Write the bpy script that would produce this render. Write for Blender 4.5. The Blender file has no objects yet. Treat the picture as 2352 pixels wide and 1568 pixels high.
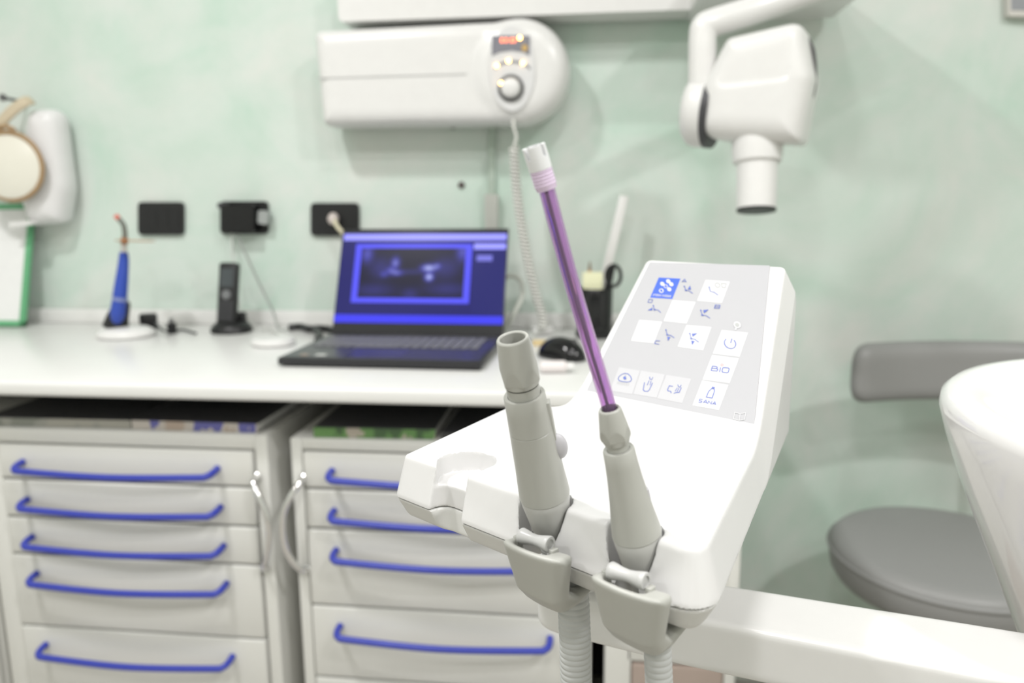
import bpy, bmesh, math, random
import numpy as np
from mathutils import Matrix, Vector

random.seed(7)
S = bpy.context.scene
COL = S.collection

# ------------------------------------------------------------------ camera
F, CX, CY = 1750.0, 1176.0, 784.0          # focal length and centre in pixels of the 2352 x 1568 frame
YAW, PITCH, ROLL = (math.radians(a) for a in (-6.83, 10.24, -0.47))
CAM = np.array([0.0, 0.0, 1.21])
_fw = np.array([math.sin(YAW)*math.cos(PITCH), math.cos(YAW)*math.cos(PITCH), -math.sin(PITCH)])
_rt = np.array([math.cos(YAW), -math.sin(YAW), 0.0]); _up = np.cross(_rt, _fw)
RT = _rt*math.cos(ROLL) + _up*math.sin(ROLL); UP = -_rt*math.sin(ROLL) + _up*math.cos(ROLL); FW = _fw
cd = bpy.data.cameras.new('camera'); cam = bpy.data.objects.new('camera', cd); COL.objects.link(cam)
cam.matrix_world = Matrix(((RT[0], UP[0], -FW[0], CAM[0]), (RT[1], UP[1], -FW[1], CAM[1]),
                           (RT[2], UP[2], -FW[2], CAM[2]), (0, 0, 0, 1)))
cd.sensor_width = 36.0; cd.lens = F/2352*36.0; cd.clip_start = 0.02
cd.dof.use_dof = True; cd.dof.focus_distance = 0.405; cd.dof.aperture_fstop = 6.5; cd.dof.aperture_blades = 0
S.camera = cam
# ------------------------------------------------------------------ world, light, exposure
w = bpy.data.worlds.new('world'); S.world = w; w.use_nodes = True
w.node_tree.nodes['Background'].inputs[0].default_value = (1.0, 0.99, 0.97, 1)
w.node_tree.nodes['Background'].inputs[1].default_value = 0.03
def area(name, loc, size, watts, col=(1.0, 0.985, 0.985), spread=180):
    d = bpy.data.lights.new(name, 'AREA'); d.shape = 'DISK'; d.size = size; d.energy = watts; d.color = col
    d.spread = math.radians(spread)
    o = bpy.data.objects.new(name, d); o.location = loc; COL.objects.link(o); return o
CEIL = 2.75
MAIN_AND_FILL = [(-1.0, 0.45, 25), (0.15, 0.30, 8), (1.25, -0.25, 30), (-0.35, -0.75, 14), (0.85, -1.1, 12), (-1.7, -0.9, 14)]  # first follows the control box's shadow; the others are added fill
for i, (lx, ly, lw) in enumerate(MAIN_AND_FILL):
    area('main_and_fill_light', (lx, ly, CEIL-0.03), 0.17, lw)
S.view_settings.view_transform = 'Standard'; S.view_settings.look = 'None'
S.view_settings.gamma = 1.0; S.view_settings.use_curve_mapping = False
S.view_settings.exposure = -0.06
try:
    S.cycles.use_denoising = True
    S.cycles.max_bounces = 10; S.cycles.transmission_bounces = 10; S.cycles.transparent_max_bounces = 10
    S.cycles.caustics_reflective = False; S.cycles.caustics_refractive = False
except Exception: pass

# ------------------------------------------------------------------ picture point -> place
def ray(x, y): return (x-CX)/F*RT - (y-CY)/F*UP + FW
def onZ(x, y, z): d = ray(x, y); return CAM + d*((z-CAM[2])/d[2])
def onY(x, y, Y): d = ray(x, y); return CAM + d*(Y/d[1])
def onP(x, y, p, n): d = ray(x, y); return CAM + d*(((np.array(p)-CAM)@n)/(d@n))
def atD(x, y, dep): return CAM + ray(x, y)*dep

# ------------------------------------------------------------------ materials
MATS = {}
def mat(name, col, rough=0.45, metal=0.0, var=0.03, scale=40.0, bump=0.0, trans=0.0, ior=1.46, emit=None, estr=0.0, coat=0.0, spec=0.5, alpha=1.0, sss=0.0):
    if name in MATS: return MATS[name]
    m = bpy.data.materials.new(name); m.use_nodes = True
    nt = m.node_tree; b = nt.nodes['Principled BSDF']
    b.inputs['Roughness'].default_value = rough; b.inputs['Metallic'].default_value = metal
    b.inputs['IOR'].default_value = ior; b.inputs['Transmission Weight'].default_value = trans
    b.inputs['Coat Weight'].default_value = coat; b.inputs['Specular IOR Level'].default_value = spec
    b.inputs['Alpha'].default_value = alpha
    c = (*col, 1)
    tc = nt.nodes.new('ShaderNodeTexCoord'); nz = nt.nodes.new('ShaderNodeTexNoise')
    nz.inputs['Scale'].default_value = scale; nz.inputs['Detail'].default_value = 3
    nt.links.new(tc.outputs['Object'], nz.inputs['Vector'])
    mx = nt.nodes.new('ShaderNodeMix'); mx.data_type = 'RGBA'
    mx.inputs[6].default_value = (*[max(0, v*(1-var)) for v in col], 1); mx.inputs[7].default_value = (*[min(1, v*(1+var)) for v in col], 1)
    nt.links.new(nz.outputs['Fac'], mx.inputs[0]); nt.links.new(mx.outputs[2], b.inputs['Base Color'])
    if bump:
        bp = nt.nodes.new('ShaderNodeBump'); bp.inputs['Strength'].default_value = bump; bp.inputs['Distance'].default_value = 0.001
        nt.links.new(nz.outputs['Fac'], bp.inputs['Height']); nt.links.new(bp.outputs['Normal'], b.inputs['Normal'])
    if emit: b.inputs['Emission Color'].default_value = (*emit, 1); b.inputs['Emission Strength'].default_value = estr
    MATS[name] = m; return m

def wall_mat():
    m = bpy.data.materials.new('mint_plaster'); m.use_nodes = True; nt = m.node_tree; b = nt.nodes['Principled BSDF']
    tc = nt.nodes.new('ShaderNodeTexCoord')
    n1 = nt.nodes.new('ShaderNodeTexNoise'); n1.inputs['Scale'].default_value = 3.2; n1.inputs['Detail'].default_value = 5; n1.inputs['Roughness'].default_value = 0.6
    n1.inputs['Distortion'].default_value = 0.7
    n2 = nt.nodes.new('ShaderNodeTexNoise'); n2.inputs['Scale'].default_value = 9.0; n2.inputs['Detail'].default_value = 4
    for n in (n1, n2): nt.links.new(tc.outputs['Object'], n.inputs['Vector'])
    r1 = nt.nodes.new('ShaderNodeValToRGB')
    r1.color_ramp.elements[0].position = 0.32; r1.color_ramp.elements[0].color = (0.54, 0.675, 0.59, 1)
    r1.color_ramp.elements[1].position = 0.66; r1.color_ramp.elements[1].color = (0.695, 0.72, 0.68, 1)
    e = r1.color_ramp.elements.new(0.5); e.color = (0.63, 0.705, 0.65, 1)
    nt.links.new(n1.outputs['Fac'], r1.inputs['Fac'])
    mx = nt.nodes.new('ShaderNodeMix'); mx.data_type = 'RGBA'; mx.blend_type = 'MULTIPLY'; mx.inputs[0].default_value = 1
    r2 = nt.nodes.new('ShaderNodeValToRGB'); r2.color_ramp.elements[0].position = 0.3; r2.color_ramp.elements[0].color = (0.93, 0.96, 0.94, 1)
    r2.color_ramp.elements[1].position = 0.7; r2.color_ramp.elements[1].color = (1, 1, 1, 1)
    nt.links.new(n2.outputs['Fac'], r2.inputs['Fac'])
    nt.links.new(r1.outputs['Color'], mx.inputs[6]); nt.links.new(r2.outputs['Color'], mx.inputs[7])
    nt.links.new(mx.outputs[2], b.inputs['Base Color']); b.inputs['Roughness'].default_value = 0.6
    return m

WALL = wall_mat()
WHITE = mat('white_plastic', (0.70, 0.695, 0.69), 0.32)
WHITE2 = mat('white_lacquer', (0.74, 0.735, 0.72), 0.26)
LAMIN = mat('white_laminate', (0.75, 0.75, 0.73), 0.3, scale=6)
CAB = mat('cabinet_enamel', (0.68, 0.68, 0.645), 0.32, scale=5)
CABD = mat('drawer_enamel', (0.66, 0.66, 0.625), 0.34, scale=5)
GREY = mat('warm_grey_plastic', (0.42, 0.422, 0.39), 0.36)
GREYL = mat('light_grey_plastic', (0.50, 0.50, 0.49), 0.33)
VGREY = mat('violet_grey_plastic', (0.55, 0.54, 0.57), 0.35)
HOSE = mat('grey_hose_rubber', (0.49, 0.50, 0.49), 0.45)
BLUE = mat('blue_enamel', (0.036, 0.052, 0.37), 0.3, var=0.05)
BLACK = mat('black_plastic', (0.012, 0.012, 0.013), 0.4)
BLACK2 = mat('black_gloss', (0.008, 0.008, 0.009), 0.12)
DARK = mat('dark_grey_plastic', (0.05, 0.05, 0.055), 0.45)
DGREY = mat('dark_grey_rubber', (0.11, 0.11, 0.11), 0.5)
CHROME = mat('chrome', (0.82, 0.82, 0.82), 0.13, metal=1.0)
STOOL = mat('grey_vinyl', (0.27, 0.27, 0.265), 0.42, bump=0.05, scale=300)
CERAM = mat('white_ceramic', (0.78, 0.77, 0.76), 0.12, coat=0.3)
FOIL = mat('grey_panel_foil', (0.44, 0.44, 0.455), 0.5, var=0.01, spec=0.15)
KEYW = mat('white_key_print', (0.62, 0.62, 0.63), 0.5, var=0.01, spec=0.15)
KEYF = mat('faint_key_print', (0.50, 0.50, 0.515), 0.5, var=0.01, spec=0.15)
INK = mat('blue_ink', (0.045, 0.09, 0.40), 0.4)
LOGO = mat('blue_print', (0.02, 0.09, 0.55), 0.3)
INKG = mat('grey_ink', (0.36, 0.37, 0.36), 0.4)
INKR = mat('red_ink', (0.62, 0.18, 0.18), 0.4)
CURE = mat('blue_cure_body', (0.03, 0.07, 0.40), 0.35)
ORANGE = mat('orange_acrylic', (0.75, 0.30, 0.10), 0.2, trans=0.3)
GREENF = mat('green_frame_paint', (0.13, 0.40, 0.20), 0.4)
PAPER = mat('white_paper', (0.78, 0.78, 0.77), 0.7)
WOODB = mat('brown_twine', (0.36, 0.24, 0.13), 0.7, var=0.2, scale=150)
CREAM = mat('cream_glaze', (0.74, 0.72, 0.63), 0.3)
TAUPE = mat('taupe_laminate', (0.36, 0.29, 0.25), 0.45)

# ------------------------------------------------------------------ object helpers
XF = {}                                           # object -> its matrix
def link(o, parent=None):
    COL.objects.link(o)
    if parent is not None: o.parent = parent
    return o
def thing(name, label, cat, loc=(0, 0, 0), M=None, group=None, kind=None):
    o = bpy.data.objects.new(name, None); link(o); o.empty_display_size = 0.02
    M = M if M is not None else Matrix.Translation(Vector(loc))
    o.matrix_world = M; XF[o.name] = M.copy()
    o['label'] = label; o['category'] = cat
    if group: o['group'] = group
    return o
def tag(o, label, cat, group=None):
    o['label'] = label; o['category'] = cat
    if group: o['group'] = group
    return o
def structure(o): o['kind'] = 'structure'; return o
def mk(name, vf, material, parent=None, space='W', smooth=40, M=None):
    """one mesh object; vertices are given in the place's own space ('W') or in the parent's ('L')"""
    v, f = vf
    v = np.asarray(v, float).reshape(-1, 3)
    if M is not None:
        A = np.array(M); v = v@A[:3, :3].T + A[:3, 3]
    if parent is not None and space == 'W':
        A = np.array(XF[parent.name].inverted()); v = v@A[:3, :3].T + A[:3, 3]
    org = None
    if parent is None:
        lo, hi = v.min(0), v.max(0); org = np.array([(lo[0]+hi[0])/2, (lo[1]+hi[1])/2, lo[2]]); v = v-org
    me = bpy.data.meshes.new(name); me.from_pydata(v.tolist(), [], [list(map(int, q)) for q in f]); me.validate()
    me.materials.append(material)
    if smooth:
        me.shade_smooth()
        if smooth < 180: me.set_sharp_from_angle(angle=math.radians(smooth))
    o = bpy.data.objects.new(name, me); link(o, parent)
    if org is not None: o.location = org; XF[o.name] = Matrix.Translation(Vector(org))
    else: XF[o.name] = XF[parent.name].copy()
    return o
def join(*vfs):
    V, Fs, n = [], [], 0
    for v, f in vfs:
        v = np.asarray(v, float).reshape(-1, 3); V.append(v); Fs += [[i+n for i in q] for q in f]; n += len(v)
    return np.concatenate(V), Fs
def from_bm(bm):
    bm.verts.index_update()
    v = [tuple(x.co) for x in bm.verts]; f = [[x.index for x in p.verts] for p in bm.faces]; bm.free(); return np.array(v), f
def box(x0, x1, y0, y1, z0, z1, bev=0.0, seg=2):
    bm = bmesh.new(); bmesh.ops.create_cube(bm, size=1)
    for v in bm.verts: v.co = Vector(((x0+x1)/2+v.co.x*(x1-x0), (y0+y1)/2+v.co.y*(y1-y0), (z0+z1)/2+v.co.z*(z1-z0)))
    if bev: bmesh.ops.bevel(bm, geom=list(bm.edges), offset=bev, segments=seg, profile=0.5, affect='EDGES')
    return from_bm(bm)
def xform(vf, M):
    A = np.array(M); v = np.asarray(vf[0]); return v@A[:3, :3].T + A[:3, 3], vf[1]
def frame_from(p, zdir, xhint=(1, 0, 0)):
    z = Vector(zdir).normalized(); x = Vector(xhint); x = (x - z*x.dot(z)).normalized(); y = z.cross(x)
    M = Matrix((x, y, z)).transposed().to_4x4(); M.translation = Vector(p); return M
def lathe(prof, seg=40, M=None, cap=True, mod=None):
    """prof: list of (radius, height)"""
    V, Fs = [], []
    for j, (r, h) in enumerate(prof):
        for i in range(seg):
            a = 2*math.pi*i/seg; rr = r*(mod(a, j) if mod else 1); V.append((rr*math.cos(a), rr*math.sin(a), h))
    for j in range(len(prof)-1):
        for i in range(seg):
            k = (i+1) % seg; Fs.append((j*seg+i, j*seg+k, (j+1)*seg+k, (j+1)*seg+i))
    if cap: Fs.append(tuple(range(seg))[::-1]); Fs.append(tuple((len(prof)-1)*seg+i for i in range(seg)))
    vf = (np.array(V), Fs)
    return xform(vf, M) if M is not None else vf
def smoothpath(pts, n=60, closed=False):
    P = [np.array(p, float) for p in pts]; out = []; m = len(P)
    segs = m if closed else m-1; per = max(2, n//segs)
    for s in range(segs):
        g = (lambda i: P[i % m]) if closed else (lambda i: P[min(max(i, 0), m-1)])
        p0, p1, p2, p3 = g(s-1), g(s), g(s+1), g(s+2)
        for t in np.linspace(0, 1, per, endpoint=False):
            out.append(0.5*((2*p1)+(-p0+p2)*t+(2*p0-5*p1+4*p2-p3)*t*t+(-p0+3*p1-3*p2+p3)*t**3))
    if not closed: out.append(P[-1])
    return np.array(out)
def sweep(path, rad, seg=12, closed=False, ry=None, cap=True):
    path = np.asarray(path, float); n = len(path)
    rads = np.full(n, rad) if np.isscalar(rad) else np.asarray(rad)
    T = np.roll(path, -1, 0)-np.roll(path, 1, 0)
    if not closed: T[0] = path[1]-path[0]; T[-1] = path[-1]-path[-2]
    T /= np.linalg.norm(T, axis=1)[:, None]+1e-12
    ref = np.array([0, 0, 1.0]) if abs(T[0][2]) < 0.9 else np.array([1.0, 0, 0])
    N = np.cross(T[0], ref); N /= np.linalg.norm(N); V, Fs = [], []
    for i in range(n):
        N = N-T[i]*(N@T[i]); N /= np.linalg.norm(N)+1e-12; B = np.cross(T[i], N)
        for k in range(seg):
            a = 2*math.pi*k/seg; V.append(path[i]+rads[i]*math.cos(a)*N+(ry if ry else rads[i])*math.sin(a)*B)
    for i in range(n if closed else n-1):
        j = (i+1) % n
        for k in range(seg):
            l = (k+1) % seg; Fs.append((i*seg+k, i*seg+l, j*seg+l, j*seg+k))
    if not closed and cap: Fs.append(tuple(range(seg))[::-1]); Fs.append(tuple((n-1)*seg+k for k in range(seg)))
    return np.array(V), Fs
def prism(poly, t, M):
    """polygon (x, y) extruded from z = 0 to t in the frame M"""
    n = len(poly); V = [(x, y, 0) for x, y in poly]+[(x, y, t) for x, y in poly]
    Fs = [tuple(range(n))[::-1], tuple(range(n, 2*n))]+[(i, (i+1) % n, n+(i+1) % n, n+i) for i in range(n)]
    return xform((np.array(V, float), Fs), M)
def rpoly(pts, rad, seg=6):
    """polygon with rounded corners; rad one number or one per corner"""
    n = len(pts); out = []; rs = [rad]*n if np.isscalar(rad) else rad
    for i in range(n):
        p = np.array(pts[i], float); a = np.array(pts[i-1], float)-p; b = np.array(pts[(i+1) % n], float)-p
        la, lb = np.linalg.norm(a), np.linalg.norm(b); a /= la; b /= lb
        r = rs[i]
        if r <= 0: out.append(tuple(p)); continue
        th = math.acos(max(-1, min(1, a@b))); d = min(r/math.tan(th/2), la*0.48, lb*0.48)
        p0, p1 = p+a*d, p+b*d
        for t in np.linspace(0, 1, seg+1): out.append(tuple((1-t)**2*p0+2*t*(1-t)*p+t*t*p1))
    return out

# ---- solids from distance fields (surface nets)
def sd_poly(px, py, poly):
    poly = np.asarray(poly, float); n = len(poly)
    shp = np.broadcast(px, py).shape; d = np.full(shp, 1e18); s = np.ones(shp)
    for i in range(n):
        a = poly[i]; b = poly[i-1]; e = b-a
        wx, wy = px-a[0], py-a[1]
        t = np.clip((wx*e[0]+wy*e[1])/(e@e), 0, 1)
        d = np.minimum(d, (wx-e[0]*t)**2+(wy-e[1]*t)**2)
        c1 = py >= a[1]; c2 = py < b[1]; c3 = e[0]*wy > e[1]*wx
        fl = (c1 & c2 & c3) | (~c1 & ~c2 & ~c3); s = np.where(fl, -s, s)
    return s*np.sqrt(d)
def smax(a, b, k): h = np.maximum(k-np.abs(a-b), 0)/k; return np.maximum(a, b)+h*h*k/4
def smin(a, b, k): return -smax(-a, -b, k)
def nets(fn, lo, hi, res):
    ax = [np.arange(l, h+res, res) for l, h in zip(lo, hi)]
    v = np.broadcast_to(fn(ax[0][:, None, None], ax[1][None, :, None], ax[2][None, None, :]), [len(a) for a in ax]).astype(np.float32)
    ins = v < 0; nx, ny, nz = v.shape
    cnt = np.zeros((nx-1, ny-1, nz-1), np.int8)
    for i in (0, 1):
        for j in (0, 1):
            for k in (0, 1): cnt += ins[i:nx-1+i, j:ny-1+j, k:nz-1+k]
    act = (cnt > 0) & (cnt < 8); idx = np.full(act.shape, -1, np.int64); C = np.argwhere(act); idx[act] = np.arange(len(C))
    acc = np.zeros((len(C), 3)); num = np.zeros(len(C))
    for axis in range(3):
        o1, o2 = [a for a in range(3) if a != axis]
        for p in (0, 1):
            for q in (0, 1):
                off = np.zeros(3, int); off[o1] = p; off[o2] = q; off2 = off.copy(); off2[axis] = 1
                a = C+off; b = C+off2; va = v[a[:, 0], a[:, 1], a[:, 2]]; vb = v[b[:, 0], b[:, 1], b[:, 2]]
                m = (va < 0) != (vb < 0); t = np.where(m, va/(va-vb+1e-20), 0)
                pos = off[None, :]+np.eye(3)[axis]*t[:, None]; acc += pos*m[:, None]; num += m
    P = np.array(lo)+(C+acc/num[:, None])*res
    for _ in range(3):                              # settle the vertices on the surface
        e = res*0.25; f0 = fn(P[:, 0], P[:, 1], P[:, 2])
        g = np.stack([(fn(P[:, 0]+e*(i == 0), P[:, 1]+e*(i == 1), P[:, 2]+e*(i == 2))-f0)/e for i in range(3)], 1)
        step = (f0/np.maximum((g*g).sum(1), 0.2))[:, None]*g
        ln = np.linalg.norm(step, axis=1)[:, None]; P = P-step*np.minimum(1, res*0.5/(ln+1e-12))
    Q = []
    for axis in range(3):
        o1, o2 = [(1, 2), (2, 0), (0, 1)][axis]
        sl = [slice(None)]*3; sl[axis] = slice(0, v.shape[axis]-1); A = ins[tuple(sl)]
        sl[axis] = slice(1, v.shape[axis]); B = ins[tuple(sl)]
        E = np.argwhere(A != B); E = E[(E[:, o1] > 0) & (E[:, o2] > 0) & (E[:, o1] < v.shape[o1]-1) & (E[:, o2] < v.shape[o2]-1)]
        fl = A[E[:, 0], E[:, 1], E[:, 2]]
        u1 = np.eye(3, dtype=int)[o1]; u2 = np.eye(3, dtype=int)[o2]
        q = np.stack([idx[tuple((E-u1-u2).T)], idx[tuple((E-u2).T)], idx[tuple(E.T)], idx[tuple((E-u1).T)]], 1)
        q[~fl] = q[~fl][:, ::-1]; Q.append(q)
    return P, np.concatenate(Q).tolist()
def mm(vf): return np.asarray(vf[0])*0.001, vf[1]

# ================================================================== THE ROOM
WY = 1.83; CT = 0.915
structure(mk('wall_back', box(-2.4, 2.2, WY, WY+0.1, 0, CEIL), WALL, smooth=0))
PALE = mat('pale_wall_paint', (0.70, 0.72, 0.67), 0.7)
structure(mk('wall_left', box(-2.5, -2.4, -2.2, WY+0.1, 0, CEIL), PALE, smooth=0))
structure(mk('wall_right', box(2.2, 2.3, -2.2, WY+0.1, 0, CEIL), PALE, smooth=0))
structure(mk('wall_front', box(-2.4, 2.2, -2.3, -2.2, 0, CEIL), PALE, smooth=0))
structure(mk('floor', box(-2.4, 2.2, -2.2, WY, -0.1, 0), mat('brown_grey_floor', (0.42, 0.39, 0.35), 0.4), smooth=0))
structure(mk('ceiling', box(-2.4, 2.2, -2.2, WY, CEIL, CEIL+0.1), mat('white_ceiling', (0.82, 0.82, 0.8), 0.8), smooth=0))
# ------------------------------------------------------------------ worktop with its upstand
wt = thing('worktop', 'long white laminate worktop with a low upstand against the mint wall', 'worktop', (-0.9, 1.5, 0.89))
mk('slab', box(-2.35, 0.24, 1.172, WY-0.001, 0.889, CT, 0.006, 3), LAMIN, wt)
mk('upstand', box(-2.35, 0.24, WY-0.022, WY-0.002, CT, CT+0.036, 0.003), LAMIN, wt)

mk('shade_panel', box(-2.35, 0.235, WY-0.02, WY-0.003, 0.0, 0.887), DARK, wt, smooth=0)  # dark sheet added to stand in for the deep shade below the slab

# ------------------------------------------------------------------ drawer cabinets
YF = 1.222
def zat(x, y): return float(onY(x, y, YF)[2])
def drawer_handle(x0, x1, z, parent):
    a = 0.034
    pts = [(x0, YF-0.006, z+0.004), (x0, YF-0.022, z+0.002), (x0+0.006, YF-a, z-0.001), (x0+0.03, YF-a-0.004, z-0.003), ((x0+x1)/2, YF-a-0.012, z-0.005),
           (x1-0.03, YF-a-0.004, z-0.003), (x1-0.006, YF-a, z-0.001), (x1, YF-0.022, z+0.002), (x1, YF-0.006, z+0.004)]
    return mk('handle', sweep(smoothpath(pts, 64), 0.0062, 12), BLUE, parent, smooth=180)
def cabinet(label, x0, x1, dx0, dx1, gaps, top, handles, hx):
    c = thing('drawer_cabinet', label, 'cabinet', ((x0+x1)/2, 1.47, 0.06), group=None)
    yb = 1.76; t = 0.02
    carc = join(box(x0, dx0-0.003, YF, yb, 0.06, top, 0.003), box(dx1+0.003, x1, YF, yb, 0.06, top, 0.003),
                box(dx0-0.004, dx1+0.004, YF, yb, gaps[0]+0.003, top, 0.003), box(dx0-0.004, dx1+0.004, YF+0.012, yb, 0.06, gaps[0]+0.004, 0.0))
    mk('carcass', carc, CAB, c)
    for i in range(len(gaps)-1):
        d = mk('drawer', box(dx0, dx1, YF-0.006, YF+0.0125, gaps[i+1]+0.004, gaps[i], 0.0035, 3), CABD, c)
        if i < len(handles): drawer_handle(hx[0], hx[1], handles[i], d)
    for cx in (x0+0.06, x1-0.06):
        for cy2 in (YF+0.07, yb-0.07):
            m = Matrix.Translation((cx, cy2, 0.03)) @ Matrix.Rotation(math.pi/2, 4, 'Y')
            mk('castor', lathe([(0.012, -0.014), (0.029, -0.013), (0.03, -0.006), (0.03, 0.006), (0.029, 0.013), (0.012, 0.014)], 24, m), DARK, c)
            mk('castor_fork', box(cx-0.02, cx+0.02, cy2-0.014, cy2+0.014, 0.036, 0.0605, 0.003), DARK, c)
    return c
gL = [zat(580, 1036), zat(300, 1109), zat(300, 1197), zat(300, 1283), zat(330, 1450), 0.28, 0.09]
hL = [zat(x, y)+0.004 for x, y in ((515, 1083), (524, 1171), (528, 1259), (537, 1345), (551, 1512))]+[0.2]
cabL = cabinet('off-white drawer cabinet with five blue handles, nearest the green framed board', -1.135, -0.580, -1.094, -0.607, gL, 0.815, hL, (-1.047, -0.672))
gR = [zat(700, 1036), zat(698, 1121), zat(705, 1212), zat(718, 1387), zat(727, 1551), 0.22, 0.09]
hR = [zat(768, 1083), zat(773, 1174), zat(777, 1264), zat(786, 1437), 0.30, 0.17]
cabR = cabinet('off-white drawer cabinet with blue handles, half hidden behind the control unit', -0.538, -0.012, -0.514, -0.036, gR, 0.812, hR, (-0.462, -0.083))
for c, sgn, x in ((cabL, 1, -0.580), (cabR, -1, -0.538)):
    z1 = zat(590, 1098); z0 = zat(600, 1300)
    pts = [(x-0.022*sgn, YF-0.002, z1+0.004), (x-0.021*sgn, YF-0.018, z1), (x-0.008*sgn, YF-0.03, z1-0.02), (x+0.006*sgn, YF-0.034, (z0+z1)/2+0.03),
           (x+0.008*sgn, YF-0.034, (z0+z1)/2-0.01), (x+0.0*sgn, YF-0.03, z0+0.035), (x-0.014*sgn, YF-0.018, z0+0.006), (x-0.018*sgn, YF-0.002, z0)]
    mk('grab_handle', sweep(smoothpath(pts, 70), 0.0055, 12), CHROME, c, smooth=180)
    for zz, xx in ((z1+0.004, x-0.022*sgn), (z0, x-0.018*sgn)):
        mk('handle_boss', lathe([(0.008, 0), (0.008, 0.004), (0.006, 0.006)], 20, frame_from((xx, YF+0.0005, zz), (0, -1, 0))), CHROME, c)
# plain cabinet cut off by the left edge
c4 = thing('plain_cabinet', 'pale plain cabinet at the very left edge, left of the drawer cabinets', 'cabinet', (-1.45, 1.47, 0.0))
mk('carcass', box(-1.75, -1.152, YF+0.012, 1.76, 0.0, 0.815, 0.003), CAB, c4)
mk('door', box(-1.745, -1.157, YF-0.006, YF+0.0125, 0.06, 0.79, 0.004), CABD, c4)
# a third, low cabinet past the dark gap
c3 = thing('door_cabinet', 'white cabinet with taupe door behind the ribbed hoses, under the white arm', 'cabinet', (0.12, 1.47, 0.0))
mk('carcass', join(box(0.012, 0.058, YF, 1.76, 0.0, 0.82, 0.003), box(0.215, 0.235, YF, 1.76, 0.0, 0.82, 0.003), box(0.05, 0.22, YF, 1.76, 0.425, 0.82, 0.003), box(0.05, 0.22, YF+0.03, 1.76, 0.0, 0.43)), CAB, c3)
mk('door', box(0.059, 0.214, YF-0.004, YF+0.02, 0.03, 0.421, 0.004), TAUPE, c3)

# magazines lying on the cabinets under the worktop
def magazine(x0, x1, y0, y1, z, t, rz, cover, label):
    o = thing('magazine', label, 'magazine', M=Matrix.Translation(((x0+x1)/2, (y0+y1)/2, z)) @ Matrix.Rotation(rz, 4, 'Z'), group='magazines on the cabinets')
    a, b = (x1-x0)/2, (y1-y0)/2
    mk('pages', box(-a+0.002, a-0.002, -b+0.002, b-0.002, 0.001, t-0.001), PAPER, o, space='L', smooth=0)
    mk('cover', join(box(-a, a, -b, b, t-0.001, t), box(-a, a, -b, b, 0, 0.001)), mat('shade_dark_cover', (0.06, 0.06, 0.065), 0.4), o, space='L', smooth=0)  # cover colour carries the shade under the worktop
    mk('spine', box(-a, a, -b-0.0012, -b+0.001, 0.0005, t-0.0005), cover, o, space='L', smooth=0)
def cover_mat(name, cols, sc):
    m = bpy.data.materials.new(name); m.use_nodes = True; nt = m.node_tree; b = nt.nodes['Principled BSDF']; b.inputs['Roughness'].default_value = 0.35
    tc = nt.nodes.new('ShaderNodeTexCoord'); mp = nt.nodes.new('ShaderNodeMapping'); mp.inputs['Scale'].default_value = (1, 0.15, 0.6)
    nz = nt.nodes.new('ShaderNodeTexNoise'); nz.inputs['Scale'].default_value = sc
    r = nt.nodes.new('ShaderNodeValToRGB'); r.color_ramp.interpolation = 'CONSTANT'
    for i, c in enumerate(cols):
        e = r.color_ramp.elements[i] if i < 2 else r.color_ramp.elements.new(0.5); e.position = (0, 0.45, 0.53, 0.6)[i]; e.color = (*c, 1)
    nt.links.new(tc.outputs['Object'], mp.inputs[0]); nt.links.new(mp.outputs[0], nz.inputs[0]); nt.links.new(nz.outputs[0], r.inputs[0]); nt.links.new(r.outputs[0], b.inputs[0]); return m
magazine(-1.13, -0.845, 1.235, 1.45, 0.8155, 0.016, 0.02, cover_mat('cover_grey', [(0.22, 0.23, 0.2), (0.3, 0.3, 0.27), (0.35, 0.34, 0.3)], 12), 'grey-edged magazine on the cabinet top beside the green framed board')
magazine(-0.838, -0.600, 1.235, 1.46, 0.8155, 0.017, -0.01, cover_mat('cover_pink', [(0.42, 0.34, 0.28), (0.5, 0.46, 0.42), (0.12, 0.12, 0.35), (0.35, 0.2, 0.15)], 30), 'pinkish patterned magazine on the cabinet top below the cordless phone')
magazine(-0.50, -0.285, 1.232, 1.47, 0.8125, 0.018, 0.03, cover_mat('cover_green', [(0.4, 0.36, 0.3), (0.12, 0.25, 0.08), (0.06, 0.12, 0.05), (0.4, 0.38, 0.3)], 34), 'magazine with green patterned spine on the cabinet below the laptop')
magazine(-0.270, -0.05, 1.236, 1.47, 0.8125, 0.012, -0.02, cover_mat('cover_dark', [(0.03, 0.03, 0.035), (0.05, 0.05, 0.05)], 20), 'dark thin magazine on the half-hidden cabinet')

# ================================================================== THE ASSISTANT'S CONTROL UNIT
ZD = 1.07
_A = onZ(930, 1042, ZD); _B = onZ(1600, 1268, ZD)
EX = (_B-_A)/np.linalg.norm(_B-_A); EY = np.array([-EX[1], EX[0], 0]); EZ = np.array([0, 0, 1.0])
MU = Matrix(((EX[0], EY[0], 0, _A[0]), (EX[1], EY[1], 0, _A[1]), (0, 0, 1, _A[2]), (0, 0, 0, 1)))
def loc(P): w_ = np.asarray(P)-_A; return np.array([w_@EX, w_@EY, w_@EZ])*1000
AL = math.radians(46.3); YFOLD = 146.0; VTOP = 136.0
OUT = [(0, 0), (186, 0), (187.5, 2), (107, 254), (104, 264), (4, 264), (4, 150), (-3, 131), (-27, 113)]
TOP = rpoly([(0, 0), (189, 0), (105.5, 264), (4.0, 264), (4.0, 138), (-27, 116)], [2, 11, 4, 4, 10, 6], 8)
BIGP, BIGT = np.array([106.0, 0, 0]), np.array([110.5, -27.4, 83.6])
SMP, SMT = np.array([156.5, 1.0, 0]), np.array([152.4, -14.4, 57.3])
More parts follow.
